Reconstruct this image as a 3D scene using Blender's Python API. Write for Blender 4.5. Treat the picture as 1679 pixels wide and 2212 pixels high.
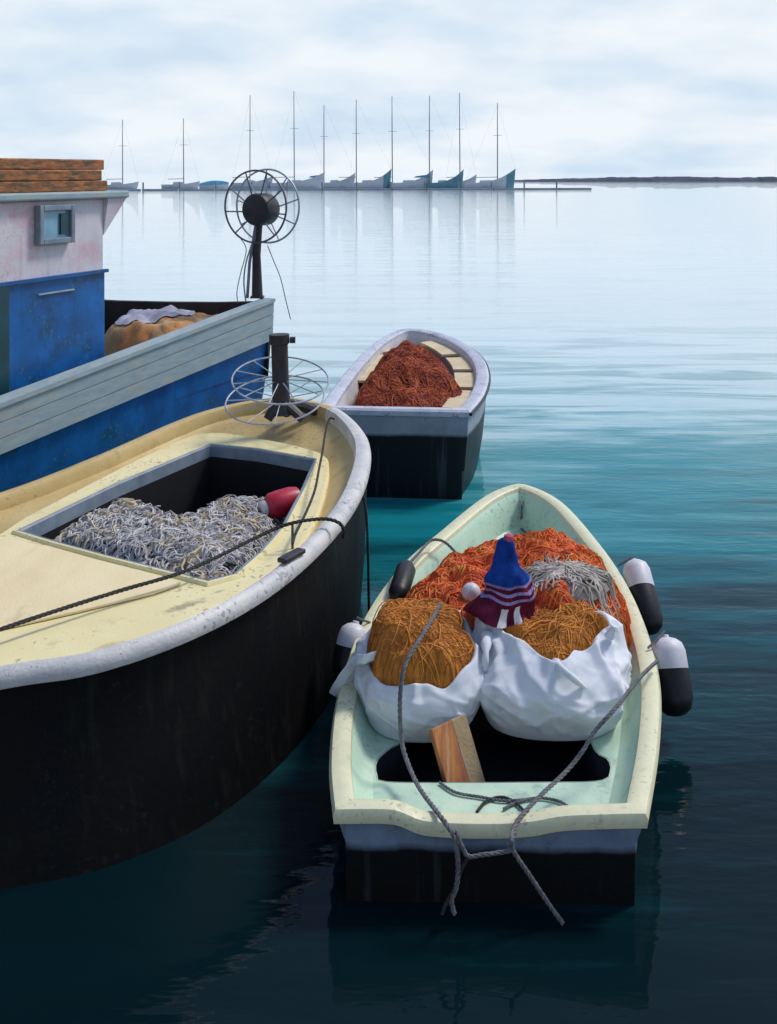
import bpy, math, random
from mathutils import Vector, noise
from mathutils.bvhtree import BVHTree
random.seed(7)
R = math.radians
for o in list(bpy.data.objects): bpy.data.objects.remove(o)
scene = bpy.context.scene
col = scene.collection

# ------------------------------------------------------------------ camera
F, CX, YH, H = 2400.0, 839.5, 372.0, 3.5      # focal length, centre and horizon on a 1679 x 2212 sheet; eye height
cam = bpy.data.cameras.new('camera'); co = bpy.data.objects.new('camera', cam); col.objects.link(co)
co.location = (0, 0, H); co.rotation_euler = (R(90), 0, 0)
cam.sensor_fit = 'HORIZONTAL'; cam.sensor_width = 36; cam.lens = 36*F/1679
cam.shift_y = -(1106-YH)/1679
cam.clip_end = 20000; cam.clip_start = 0.1
scene.camera = co

# ------------------------------------------------------------------ sky, sun, exposure
SUN_EL, SUN_AZ = 52, 58        # azimuth measured from +Y (view direction) towards +X
w = bpy.data.worlds.new('World'); scene.world = w; w.use_nodes = True
nt = w.node_tree; N = nt.nodes; L = nt.links; N.clear()
out = N.new('ShaderNodeOutputWorld'); bg = N.new('ShaderNodeBackground')
sky = N.new('ShaderNodeTexSky'); sky.sky_type = 'NISHITA'; sky.sun_disc = False
sky.sun_elevation = R(SUN_EL); sky.sun_rotation = R(SUN_AZ)
sky.air_density = 1.0; sky.dust_density = 1.2; sky.ozone_density = 1.5
SKY_STR = 0.1
bg.inputs['Strength'].default_value = SKY_STR
tc = N.new('ShaderNodeTexCoord'); sep = N.new('ShaderNodeSeparateXYZ'); L.new(tc.outputs['Generated'], sep.inputs[0])
def M(op, a, b=None, c=None):
    n = N.new('ShaderNodeMath'); n.operation = op
    for i, v in enumerate((a, b, c)):
        if v is None: continue
        if isinstance(v, (int, float)): n.inputs[i].default_value = v
        else: L.new(v, n.inputs[i])
    return n.outputs[0]
zc = M('MAXIMUM', sep.outputs['Z'], 0.0)
den = M('ADD', zc, 0.26)
cmb = N.new('ShaderNodeCombineXYZ')
L.new(M('DIVIDE', sep.outputs['X'], den), cmb.inputs[0]); L.new(M('DIVIDE', sep.outputs['Y'], den), cmb.inputs[1])
n1 = N.new('ShaderNodeTexNoise'); n1.inputs['Scale'].default_value = 1.9; n1.inputs['Detail'].default_value = 6; n1.inputs['Roughness'].default_value = .55; n1.inputs['Distortion'].default_value = .4
L.new(cmb.outputs[0], n1.inputs['Vector'])
# a layer of thin cloud: the lower one looks, the longer the path through it
path = M('DIVIDE', 0.2, M('ADD', zc, 0.2))
cov = M('ADD', n1.outputs['Fac'], M('MULTIPLY_ADD', path, 1.35, -0.60))  # cover falls off fast above the view, shaped to darken near-water reflections
mr = N.new('ShaderNodeMapRange'); mr.interpolation_type = 'SMOOTHSTEP'
mr.inputs['From Min'].default_value = .34; mr.inputs['From Max'].default_value = .66
L.new(cov, mr.inputs['Value'])
cc = N.new('ShaderNodeValToRGB')
cc.color_ramp.elements[0].color = (3.95, 4.8, 5.7, 1); cc.color_ramp.elements[0].position = .36
cc.color_ramp.elements[1].color = (5.5, 5.85, 6.1, 1); cc.color_ramp.elements[1].position = .58
n2 = N.new('ShaderNodeTexNoise'); n2.inputs['Scale'].default_value = 1.7; n2.inputs['Detail'].default_value = 5
L.new(cmb.outputs[0], n2.inputs['Vector']); L.new(n2.outputs['Fac'], cc.inputs[0])
mx = N.new('ShaderNodeMix'); mx.data_type = 'RGBA'
L.new(mr.outputs[0], mx.inputs[0]); L.new(sky.outputs[0], mx.inputs[6]); L.new(cc.outputs[0], mx.inputs[7])
L.new(mx.outputs[2], bg.inputs['Color']); L.new(bg.outputs[0], out.inputs[0])

sl = bpy.data.lights.new('sun', 'SUN'); so = bpy.data.objects.new('sun', sl); col.objects.link(so)
sl.energy = 1.5; sl.angle = R(12); sl.color = (1, .96, .9)
d = Vector((math.sin(R(SUN_AZ))*math.cos(R(SUN_EL)), math.cos(R(SUN_AZ))*math.cos(R(SUN_EL)), math.sin(R(SUN_EL))))
so.rotation_euler = d.to_track_quat('Z', 'Y').to_euler(); so.location = (30, 30, 40)
vs = scene.view_settings; vs.view_transform = 'Standard'; vs.look = 'None'; vs.gamma = 1; vs.exposure = 0.68; vs.use_curve_mapping = False
scene.render.engine = 'CYCLES'

# ------------------------------------------------------------------ pixel -> place
def P(x, y, Z):                      # point at height Z seen at sheet position (x, y)
    Y = F*(H-Z)/(y-YH); return Vector(((x-CX)*Y/F, Y, Z))
def PY(x, y, Y): return Vector(((x-CX)*Y/F, Y, H-(y-YH)*Y/F))
def PP(x, y, p, n):                  # on a plane
    dr = Vector(((x-CX)/F, 1, -(y-YH)/F)); c = Vector((0, 0, H)); t = (Vector(p)-c).dot(n)/dr.dot(n); return c+dr*t

# ------------------------------------------------------------------ materials
def mat(name, c1, c2=None, rough=.6, scale=6, bump=.0, bscale=40, spec=.4, stretch=(1, 1, 1), lo=.35, hi=.65, metal=0, grime=None, gl=.55, gh=.72, gscale=3):
    m = bpy.data.materials.new(name); m.use_nodes = True; nt = m.node_tree; n = nt.nodes; l = nt.links
    b = n['Principled BSDF']; b.inputs['Roughness'].default_value = rough; b.inputs['Specular IOR Level'].default_value = spec; b.inputs['Metallic'].default_value = metal
    t = n.new('ShaderNodeTexCoord'); mp = n.new('ShaderNodeMapping'); mp.inputs['Scale'].default_value = stretch
    l.new(t.outputs['Object'], mp.inputs[0])
    out = None
    if c2 is None: c2 = tuple(v*.75 for v in c1)
    tx = n.new('ShaderNodeTexNoise'); tx.inputs['Scale'].default_value = scale; tx.inputs['Detail'].default_value = 8; tx.inputs['Roughness'].default_value = .6
    l.new(mp.outputs[0], tx.inputs['Vector'])
    r = n.new('ShaderNodeValToRGB'); r.color_ramp.elements[0].position = lo; r.color_ramp.elements[1].position = hi
    r.color_ramp.elements[0].color = (*c2, 1); r.color_ramp.elements[1].color = (*c1, 1)
    l.new(tx.outputs['Fac'], r.inputs[0]); outc = r.outputs[0]
    if grime:
        g = n.new('ShaderNodeTexNoise'); g.inputs['Scale'].default_value = gscale; g.inputs['Detail'].default_value = 10; g.inputs['Roughness'].default_value = .7
        l.new(mp.outputs[0], g.inputs['Vector'])
        k = n.new('ShaderNodeMapRange'); k.inputs['From Min'].default_value = gl; k.inputs['From Max'].default_value = gh; l.new(g.outputs['Fac'], k.inputs['Value'])
        mm = n.new('ShaderNodeMix'); mm.data_type = 'RGBA'; l.new(k.outputs[0], mm.inputs[0]); l.new(outc, mm.inputs[6]); mm.inputs[7].default_value = (*grime, 1); outc = mm.outputs[2]
    l.new(outc, b.inputs['Base Color'])
    if bump:
        bt = n.new('ShaderNodeTexNoise'); bt.inputs['Scale'].default_value = bscale; bt.inputs['Detail'].default_value = 6; l.new(mp.outputs[0], bt.inputs['Vector'])
        bp = n.new('ShaderNodeBump'); bp.inputs['Strength'].default_value = bump; bp.inputs['Distance'].default_value = .02
        l.new(bt.outputs['Fac'], bp.inputs['Height']); l.new(bp.outputs[0], b.inputs['Normal'])
    return m
def two_tone(m, z0, c_low, wob=.02, soft=.012):      # paint line at height z0 (object space), lower colour below
    nt = m.node_tree; n = nt.nodes; l = nt.links; b = n['Principled BSDF']; src = b.inputs['Base Color'].links[0].from_socket
    t = n.new('ShaderNodeTexCoord'); s = n.new('ShaderNodeSeparateXYZ'); l.new(t.outputs['Object'], s.inputs[0])
    tx = n.new('ShaderNodeTexNoise'); tx.inputs['Scale'].default_value = 3.2; tx.inputs['Detail'].default_value = 4; l.new(t.outputs['Object'], tx.inputs['Vector'])
    a = n.new('ShaderNodeMath'); a.operation = 'MULTIPLY_ADD'; l.new(tx.outputs['Fac'], a.inputs[0]); a.inputs[1].default_value = wob*2; l.new(s.outputs['Z'], a.inputs[2])
    k = n.new('ShaderNodeMapRange'); k.inputs['From Min'].default_value = z0-soft+wob; k.inputs['From Max'].default_value = z0+soft+wob; l.new(a.outputs[0], k.inputs['Value'])
    mm = n.new('ShaderNodeMix'); mm.data_type = 'RGBA'; l.new(k.outputs[0], mm.inputs[0]); mm.inputs[6].default_value = (*c_low, 1); l.new(src, mm.inputs[7]); l.new(mm.outputs[2], b.inputs['Base Color'])
    return m

def stain(m, c, off, size, colr, amt=.7):
    nt = m.node_tree; n = nt.nodes; l = nt.links; b = n['Principled BSDF']; src = b.inputs['Base Color'].links[0].from_socket
    t = n.new('ShaderNodeTexCoord'); mp = n.new('ShaderNodeMapping'); mp.vector_type = 'TEXTURE'; mp.inputs['Location'].default_value = Vector(c)-Vector(off); mp.inputs['Scale'].default_value = size; mp.inputs['Rotation'].default_value = (0, 0, .75)
    l.new(t.outputs['Object'], mp.inputs[0])
    g = n.new('ShaderNodeTexNoise'); g.inputs['Scale'].default_value = 26; g.inputs['Detail'].default_value = 6; l.new(t.outputs['Object'], g.inputs['Vector'])
    ln = n.new('ShaderNodeVectorMath'); ln.operation = 'LENGTH'; l.new(mp.outputs[0], ln.inputs[0])
    a = n.new('ShaderNodeMath'); a.operation = 'MULTIPLY_ADD'; l.new(g.outputs['Fac'], a.inputs[0]); a.inputs[1].default_value = 1.6; l.new(ln.outputs['Value'], a.inputs[2])
    k = n.new('ShaderNodeMapRange'); k.inputs['From Min'].default_value = 1.15; k.inputs['From Max'].default_value = 1.75; k.inputs['To Min'].default_value = amt; k.inputs['To Max'].default_value = 0; l.new(a.outputs[0], k.inputs['Value'])
    mm = n.new('ShaderNodeMix'); mm.data_type = 'RGBA'; l.new(k.outputs[0], mm.inputs[0]); l.new(src, mm.inputs[6]); mm.inputs[7].default_value = (*colr, 1); l.new(mm.outputs[2], b.inputs['Base Color'])
def chips(m, c, scale=40, lo=.645, hi=.67, amt=.8):
    nt = m.node_tree; n = nt.nodes; l = nt.links; b = n['Principled BSDF']; src = b.inputs['Base Color'].links[0].from_socket
    t = n.new('ShaderNodeTexCoord'); g = n.new('ShaderNodeTexNoise'); g.inputs['Scale'].default_value = scale; g.inputs['Detail'].default_value = 3; l.new(t.outputs['Object'], g.inputs['Vector'])
    g2 = n.new('ShaderNodeTexNoise'); g2.inputs['Scale'].default_value = scale*.09; g2.inputs['Detail'].default_value = 3; l.new(t.outputs['Object'], g2.inputs['Vector'])
    a = n.new('ShaderNodeMath'); a.operation = 'MULTIPLY_ADD'; l.new(g2.outputs['Fac'], a.inputs[0]); a.inputs[1].default_value = .5; l.new(g.outputs['Fac'], a.inputs[2])
    k = n.new('ShaderNodeMapRange'); k.inputs['From Min'].default_value = lo+.25; k.inputs['From Max'].default_value = hi+.25; k.inputs['To Max'].default_value = amt; l.new(a.outputs[0], k.inputs['Value'])
    mm = n.new('ShaderNodeMix'); mm.data_type = 'RGBA'; l.new(k.outputs[0], mm.inputs[0]); l.new(src, mm.inputs[6]); mm.inputs[7].default_value = (*c, 1); l.new(mm.outputs[2], b.inputs['Base Color'])
def runs(m, c, amt=.6, scale=1.0, lo=.58, hi=.75):
    nt = m.node_tree; n = nt.nodes; l = nt.links; b = n['Principled BSDF']; src = b.inputs['Base Color'].links[0].from_socket
    t = n.new('ShaderNodeTexCoord'); mp = n.new('ShaderNodeMapping'); mp.inputs['Scale'].default_value = (14, 14, .9); l.new(t.outputs['Object'], mp.inputs[0])
    g = n.new('ShaderNodeTexNoise'); g.inputs['Scale'].default_value = scale; g.inputs['Detail'].default_value = 5; l.new(mp.outputs[0], g.inputs['Vector'])
    k = n.new('ShaderNodeMapRange'); k.inputs['From Min'].default_value = lo; k.inputs['From Max'].default_value = hi; k.inputs['To Max'].default_value = amt; l.new(g.outputs['Fac'], k.inputs['Value'])
    mm = n.new('ShaderNodeMix'); mm.data_type = 'RGBA'; l.new(k.outputs[0], mm.inputs[0]); l.new(src, mm.inputs[6]); mm.inputs[7].default_value = (*c, 1); l.new(mm.outputs[2], b.inputs['Base Color'])
BLACK = (.003, .0035, .005)
m_rim = mat('cream_gelcoat', (.74, .72, .46), (.64, .62, .42), .38, 9, .08, 60, grime=(.33, .33, .27), gl=.55, gh=.74, gscale=9)
m_mint = mat('mint_gelcoat', (.47, .68, .52), (.55, .70, .54), .42, 4, .06, 50, grime=(.22, .36, .32), gl=.56, gh=.78, gscale=5)
m_mintfloor = mat('mint_floor', (.55, .70, .54), (.42, .60, .48), .5, 5, .12, 50, grime=(.2, .28, .24), gl=.54, gh=.74, gscale=6)
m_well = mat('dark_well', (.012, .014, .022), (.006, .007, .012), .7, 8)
m_skiffhull = two_tone(mat('skiff_hull_paint', (.20, .26, .34), (.13, .17, .24), .45, 5, .1, 40, grime=(.05, .06, .09), gl=.55, gh=.75, gscale=6), .27, BLACK, .04, .02)
m_yhull = mat('black_hull_paint', (.003, .0035, .005), (.005, .005, .005), .55, 2.5, .15, 25, spec=.12, grime=(.010, .010, .007), gl=.58, gh=.8)
m_rub = mat('grey_rubbing_strake', (.62, .60, .56), (.47, .47, .49), .5, 6, .2, 45, grime=(.15, .15, .17), gl=.58, gh=.75, gscale=5)
m_cream = mat('cream_deck_paint', (.80, .71, .40), (.74, .64, .34), .5, 2.6, .12, 70, grime=(.36, .29, .18), gl=.58, gh=.82, gscale=4)
m_tan = mat('tan_deck_paint', (.58, .44, .20), (.50, .36, .15), .55, 3, .15, 60, grime=(.2, .14, .07), gl=.56, gh=.8, gscale=4)
m_board = mat('peach_deck_board', (.82, .69, .42), (.74, .60, .34), .5, 3, .12, 60, stretch=(1, .4, 1), grime=(.4, .32, .2), gl=.6, gh=.82, gscale=4)
m_coam = mat('slate_blue_coaming', (.22, .27, .32), (.14, .18, .23), .5, 6, .1, 40)
m_hold = mat('shaded_black_hold', (.006, .006, .009), (.01, .01, .012), .8, 6)  # near-black base colour paints the shade inside the hold
m_netgrey = mat('grey_nylon_net', (.16, .16, .185), (.035, .035, .045), .75, 16, .4, 90)
m_strgrey = mat('pale_grey_twine', (.68, .65, .64), (.36, .34, .34), .7, 11)
m_strcream = mat('cream_twine', (.62, .52, .34), (.40, .32, .20), .7, 11)
m_netdark = mat('dark_twine', (.06, .06, .07), (.03, .03, .035), .75, 11)
m_red = mat('red_plastic', (.50, .02, .05), (.36, .01, .03), .4, 9, .05)
m_rope = mat('grey_rope', (.17, .17, .18), (.09, .09, .10), .8, 30)
m_ropedark = mat('dark_rope', (.045, .04, .04), (.02, .02, .02), .8, 30)
m_ropepale = mat('pale_rope', (.40, .42, .42), (.25, .27, .28), .8, 30)
m_blackrub = mat('black_rubber', (.008, .008, .010), (.014, .014, .016), .45, 9, .1, 50, spec=.3)
m_white = mat('white_plastic', (.66, .65, .68), (.5, .5, .55), .45, 6, .05, 50, grime=(.25, .25, .27), gl=.58, gh=.78, gscale=7)
m_sack = mat('white_sack_cloth', (.82, .84, .88), (.68, .72, .79), .8, 5, .25, 140, spec=.1, grime=(.42, .44, .5), gl=.58, gh=.78, gscale=4)
def cloth(m):
    nt = m.node_tree; n = nt.nodes; l = nt.links; b = n['Principled BSDF']; o = n['Material Output']
    t = n.new('ShaderNodeTexCoord'); r1 = n.new('ShaderNodeTexNoise'); r1.noise_type = 'RIDGED_MULTIFRACTAL'; r1.inputs['Scale'].default_value = 3.2; r1.inputs['Detail'].default_value = 4; r1.inputs['Roughness'].default_value = .45; r1.inputs['Distortion'].default_value = .6
    l.new(t.outputs['Object'], r1.inputs['Vector'])
    wv = n.new('ShaderNodeTexNoise'); wv.inputs['Scale'].default_value = 260; l.new(t.outputs['Object'], wv.inputs['Vector'])
    b1 = n.new('ShaderNodeBump'); b1.inputs['Strength'].default_value = .55; b1.inputs['Distance'].default_value = .03; l.new(r1.outputs['Fac'], b1.inputs['Height'])
    b2 = n.new('ShaderNodeBump'); b2.inputs['Strength'].default_value = .12; b2.inputs['Distance'].default_value = .004; l.new(wv.outputs['Fac'], b2.inputs['Height']); l.new(b1.outputs[0], b2.inputs['Normal']); l.new(b2.outputs[0], b.inputs['Normal'])
    tr = n.new('ShaderNodeBsdfTranslucent'); l.new(b.inputs['Base Color'].links[0].from_socket, tr.inputs['Color']); l.new(b2.outputs[0], tr.inputs['Normal'])
    mx = n.new('ShaderNodeMixShader'); mx.inputs[0].default_value = .15; l.new(b.outputs[0], mx.inputs[1]); l.new(tr.outputs[0], mx.inputs[2]); l.new(mx.outputs[0], o.inputs['Surface'])
cloth(m_sack)
m_ornet = mat('orange_brown_net', (.68, .25, .03), (.40, .13, .02), .8, 9, .5, 80, stretch=(1, 2.2, 1.6))
m_orstr = mat('ochre_twine', (.68, .27, .035), (.46, .16, .025), .75, 12)
m_ochredark = mat('dark_ochre_twine', (.34, .12, .02), (.22, .07, .015), .8, 10)
m_rednet = mat('red_orange_net', (.66, .10, .022), (.42, .035, .018), .8, 8, .5, 80)
m_redstr = mat('vermilion_twine', (.82, .19, .03), (.52, .06, .025), .75, 9)
m_brownnet = mat('rust_red_net', (.34, .055, .022), (.11, .015, .012), .8, 4, .5, 50)
m_brownstr = mat('rust_twine', (.48, .10, .02), (.20, .025, .016), .75, 5)
m_greennet = mat('grey_green_net', (.34, .30, .27), (.18, .18, .13), .8, 9, .4, 80)
m_blue = mat('blue_paint', (.006, .125, .40), (.004, .065, .22), .42, 2.4, .08, 40, grime=(.004, .05, .10), gl=.5, gh=.68, gscale=2.2)
m_bulw = mat('weathered_grey_teal_paint', (.34, .42, .42), (.24, .33, .38), .55, 3, .2, 40, stretch=(3, .8, 6), grime=(.40, .36, .30), gl=.54, gh=.72, gscale=2.2)
m_cabin = mat('white_pink_paint', (.66, .60, .64), (.54, .53, .58), .5, 2.2, .1, 40, grime=(.58, .36, .41), gl=.48, gh=.68, gscale=2.0)
m_glass = mat('cabin_glass', (.20, .40, .52), (.13, .29, .40), .08, 4, spec=.6)
m_teal = mat('dark_teal_paint', (.01, .06, .08), (.006, .04, .055), .4, 4)
m_wood = mat('orange_stained_wood', (.50, .18, .05), (.24, .08, .03), .65, 4, .3, 60, stretch=(2, 2, 9), grime=(.07, .06, .03), gl=.46, gh=.60, gscale=2.2)
m_plank = mat('orange_plank', (.52, .20, .05), (.30, .10, .05), .6, 4, .25, 60, stretch=(8, 1, 1), grime=(.5, .36, .2), gl=.55, gh=.7, gscale=3)
m_plankedge = mat('tan_plank', (.40, .30, .17), (.28, .19, .10), .6, 5, .25, 60)
m_dark = mat('dark_steel', (.022, .02, .026), (.04, .034, .036), .5, 12, .15, 60, spec=.35)
m_wire = mat('galvanised_wire', (.46, .49, .55), (.30, .33, .38), .5, 14, metal=.3)
m_ring = mat('grey_painted_steel', (.13, .14, .165), (.07, .075, .09), .5, 14, .1, 60)
m_bulin = mat('black_tarred_wood', (.012, .011, .013), (.03, .024, .022), .8, 5, .3, 40)
m_tannet = mat('tan_canvas', (.56, .36, .17), (.40, .22, .10), .8, 5, .5, 60, grime=(.68, .26, .08), gl=.50, gh=.62, gscale=3)
m_lav = mat('lavender_cloth', (.46, .45, .54), (.30, .29, .36), .85, 5, .3, 60)
m_wboat = mat('white_lavender_gelcoat', (.58, .59, .66), (.44, .46, .55), .45, 5, .08, 40, grime=(.28, .3, .38), gl=.56, gh=.76, gscale=3)
m_wboatin = mat('pale_liner', (.66, .64, .64), (.52, .52, .57), .5, 4, .08, 40)
m_thwart = mat('cream_thwart_wood', (.70, .58, .36), (.58, .46, .28), .55, 5, .15, 50)
m_wboathull = two_tone(mat('grey_hull_paint', (.38, .40, .45), (.26, .28, .33), .5, 3, .1, 40, grime=(.09, .10, .12), gl=.54, gh=.72, gscale=3), .68, BLACK, .03, .02)
m_clblue = mat('blue_wool', (.015, .07, .34), (.01, .03, .17), .95, 12, .4, 160, spec=.05)
m_clmar = mat('maroon_wool', (.13, .015, .035), (.07, .01, .03), .95, 12, .4, 160, spec=.05)
m_clwhite = mat('white_stripe_wool', (.72, .70, .70), (.5, .5, .52), .9, 14, .3, 150, spec=.05)
m_cllil = mat('lilac_stripe_wool', (.32, .24, .42), (.2, .14, .3), .9, 14, .3, 150, spec=.05)
m_pink = mat('pink_wool', (.56, .12, .20), (.4, .07, .13), .9, 14, .3, 150, spec=.05)
m_yh = mat('pale_grey_yacht_hull', (.46, .48, .52), (.36, .38, .43), .5, .5)
m_yh2 = mat('teal_yacht_hull', (.10, .24, .29), (.07, .17, .22), .5, .5)
m_mast = mat('grey_mast', (.22, .22, .26), (.16, .16, .20), .5, .6)
m_cover = mat('blue_sail_cover', (.06, .26, .42), (.04, .2, .34), .8, .8)
m_cabt = mat('white_coachroof', (.6, .62, .66), (.5, .52, .56), .5, .6)
m_jetty = mat('grey_jetty', (.26, .29, .34), (.18, .21, .26), .8, .3, .3, 2)
m_break = mat('slate_breakwater', (.045, .06, .10), (.09, .11, .16), .9, .06, .5, .4)

chips(m_rim, (.34, .33, .26), 38, .665, .70, .7); chips(m_cream, (.28, .22, .14), 30, .66, .69, .7); chips(m_rub, (.2, .2, .21), 30, .66, .69, .7); chips(m_bulw, (.42, .36, .28), 22, .63, .67); chips(m_blue, (.10, .16, .2), 24, .66, .69, .6); chips(m_cabin, (.36, .29, .27), 30, .68, .71, .5); chips(m_tan, (.3, .22, .12), 30, .67, .70, .6); chips(m_mint, (.2, .3, .26), 34, .66, .69, .6); chips(m_yhull, (.016, .016, .015), 26, .64, .69, .5); chips(m_wboat, (.2, .21, .25), 24)
runs(m_cabin, (.36, .22, .16), .35, 1, .56, .78); runs(m_blue, (.004, .045, .12), .55); runs(m_skiffhull, (.05, .055, .07), .6); runs(m_wboathull, (.08, .09, .11), .5); runs(m_yhull, (.012, .013, .010), .8); runs(m_mint, (.30, .46, .40), .4)
# ------------------------------------------------------------------ mesh helpers
class MB:
    def __init__(s): s.v = []; s.f = []
    def add(s, vs, fs):
        k = len(s.v); s.v += [Vector(v) for v in vs]; s.f += [tuple(i+k for i in f) for f in fs]; return s
    def loft(s, rings, closed=True, cap0=False, cap1=False):
        n = len(rings[0]); vs = [p for r in rings for p in r]; fs = []
        for i in range(len(rings)-1):
            for j in range(n if closed else n-1):
                a = i*n+j; b = i*n+(j+1) % n; fs.append((a, b, b+n, a+n))
        if cap0: fs.append(tuple(range(n-1, -1, -1)))
        if cap1: fs.append(tuple((len(rings)-1)*n+j for j in range(n)))
        return s.add(vs, fs)
    def box(s, c, sx, sy, sz, ax=None):
        c = Vector(c); X, Yv, Z = ax if ax else (Vector((1, 0, 0)), Vector((0, 1, 0)), Vector((0, 0, 1)))
        vs = [c+X*(a*sx/2)+Yv*(b*sy/2)+Z*(d*sz/2) for a, b, d in ((-1,-1,-1),(1,-1,-1),(1,1,-1),(-1,1,-1),(-1,-1,1),(1,-1,1),(1,1,1),(-1,1,1))]
        return s.add(vs, [(0,3,2,1),(4,5,6,7),(0,1,5,4),(1,2,6,5),(2,3,7,6),(3,0,4,7)])
    def tube(s, pts, r, sides=6, caps=True, closed=False):
        pts = [Vector(p) for p in pts]; n = len(pts); rings = []; up = None
        for i in range(n):
            if closed: t = pts[(i+1) % n]-pts[i-1]
            else: t = pts[min(i+1, n-1)]-pts[max(i-1, 0)]
            if t.length < 1e-9: t = Vector((0, 0, 1))
            t.normalize()
            if up is None: up = t.orthogonal().normalized()
            up = up-t*up.dot(t)
            if up.length < 1e-6: up = t.orthogonal()
            up.normalize(); q = t.cross(up); rr = r[i] if isinstance(r, (list, tuple)) else r
            rings.append([pts[i]+up*(rr*math.cos(2*math.pi*k/sides))+q*(rr*math.sin(2*math.pi*k/sides)) for k in range(sides)])
        if closed: rings.append(rings[0])
        return s.loft(rings, True, caps and not closed, caps and not closed)
    def lathe(s, base, axis, prof, sides=24):       # prof: (radius, along)
        base = Vector(base); axis = Vector(axis).normalized(); u = axis.orthogonal().normalized(); q = axis.cross(u)
        return s.loft([[base+axis*h+(u*math.cos(2*math.pi*k/sides)+q*math.sin(2*math.pi*k/sides))*max(r, 1e-4) for k in range(sides)] for r, h in prof], True, True, True)
    def build(s, name, m, parent=None, smooth=True, bevel=0):
        off = Vector(parent['_o']) if parent is not None and '_o' in parent else Vector((0, 0, 0))
        me = bpy.data.meshes.new(name); me.from_pydata([v-off for v in s.v], [], s.f); me.update()
        me.materials.append(m)
        if smooth:
            me.polygons.foreach_set('use_smooth', [True]*len(me.polygons))
            try: me.set_sharp_from_angle(angle=R(40))
            except Exception: pass
        o = bpy.data.objects.new(name, me); col.objects.link(o)
        if parent is not None: o.parent = parent; o['_o'] = tuple(off)
        if bevel:
            b = o.modifiers.new('bevel', 'BEVEL'); b.width = bevel; b.segments = 2; b.limit_method = 'ANGLE'
        return o
def tag(o, label, cat, group=None, kind=None):
    if label: o['label'] = label
    if cat: o['category'] = cat
    if group: o['group'] = group
    if kind: o['kind'] = kind
    return o
def thing(name, label, cat, loc, group=None):
    o = bpy.data.objects.new(name, None); col.objects.link(o); o.location = loc; o['_o'] = tuple(loc)
    o.empty_display_size = .2
    return tag(o, label, cat, group)
def catmull(pts, per=8, closed=False):
    pts = [Vector(p) for p in pts]; n = len(pts); res = []
    for i in range(n if closed else n-1):
        g = (lambda k: pts[k % n]) if closed else (lambda k: pts[min(max(k, 0), n-1)])
        p0, p1, p2, p3 = g(i-1), g(i), g(i+1), g(i+2)
        for j in range(per):
            t = j/per; res.append(.5*((2*p1)+(p2-p0)*t+(2*p0-5*p1+4*p2-p3)*t*t+(3*p1-p0-3*p2+p3)*t**3))
    if not closed: res.append(pts[-1])
    return res
def resample(pts, n, closed=False):
    pp = pts+[pts[0]] if closed else pts
    ds = [0]
    for a, b in zip(pp, pp[1:]): ds.append(ds[-1]+(b-a).length)
    tot = ds[-1]; res = []; k = 0
    for i in range(n):
        t = tot*i/(n if closed else n-1)
        while k < len(ds)-2 and ds[k+1] < t: k += 1
        u = (t-ds[k])/max(ds[k+1]-ds[k], 1e-9); res.append(pp[k].lerp(pp[k+1], u))
    return res
def area2(r): return sum(a.x*b.y-b.x*a.y for a, b in zip(r, r[1:]+r[:1]))
def normals2(r):                      # inward 2-D normals of a closed ring
    n = len(r); sg = 1 if area2(r) > 0 else -1; res = []
    for i in range(n):
        a = (r[i]-r[i-1]).to_2d(); b = (r[(i+1) % n]-r[i]).to_2d()
        if a.length < 1e-9: a = b
        if b.length < 1e-9: b = a
        a.normalize(); b.normalize()
        na = Vector((-a.y, a.x)); nb = Vector((-b.y, b.x)); m = na+nb
        m = m.normalized() if m.length > 1e-4 else na
        k = min(1/max(m.dot(na), .5), 1.5)
        res.append(Vector((m.x*k*sg, m.y*k*sg, 0)))
    return res
def inset(r, d, z=None, zrel=0, wts=None, nm=None):
    nm = nm or normals2(r); res = []
    for i, p in enumerate(r):
        q = p+nm[i]*(d*(wts[i] if wts else 1)); q.z = (z if z is not None else p.z)+zrel if not callable(z) else z(q); res.append(q)
    return res
def cinset(ring, d, corners, nm, **kw):
    q = inset(ring, d, nm=nm, **kw); n = len(ring)
    if d <= 0: return q
    for c in corners:
        for sg in (1, -1):
            i = c; acc = 0
            while True:
                j = (i+sg) % n; acc += (ring[j]-ring[i]).to_2d().length
                if acc > d*.98: break
                q[j] = Vector((q[c].x, q[c].y, q[j].z if kw.get('keepz') else q[c].z)); i = j
    return q
def dedupe(r):
    res = []
    for p in r:
        if not res or (p-res[-1]).to_2d().length > 1e-4: res.append(p)
    if (res[0]-res[-1]).to_2d().length < 1e-4: res.pop()
    return res
def fillpoly(outer, holes=()):
    outer = dedupe(outer)
    import bmesh
    bm = bmesh.new(); es = []
    for loop in (outer, *holes):
        vs = [bm.verts.new(p) for p in loop]
        for a, b in zip(vs, vs[1:]+vs[:1]): es.append(bm.edges.new((a, b)))
    bmesh.ops.triangle_fill(bm, use_beauty=True, use_dissolve=False, edges=es, normal=(0, 0, 1))
    bm.verts.index_update()
    mb = MB(); mb.add([v.co.copy() for v in bm.verts], [tuple(v.index for v in f.verts) for f in bm.faces]); bm.free()
    mb.f = [f if (mb.v[f[1]]-mb.v[f[0]]).cross(mb.v[f[2]]-mb.v[f[0]]).z > 0 else f[::-1] for f in mb.f]
    return mb
def bvh_of(mb): return BVHTree.FromPolygons([tuple(v) for v in mb.v], mb.f)
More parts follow.
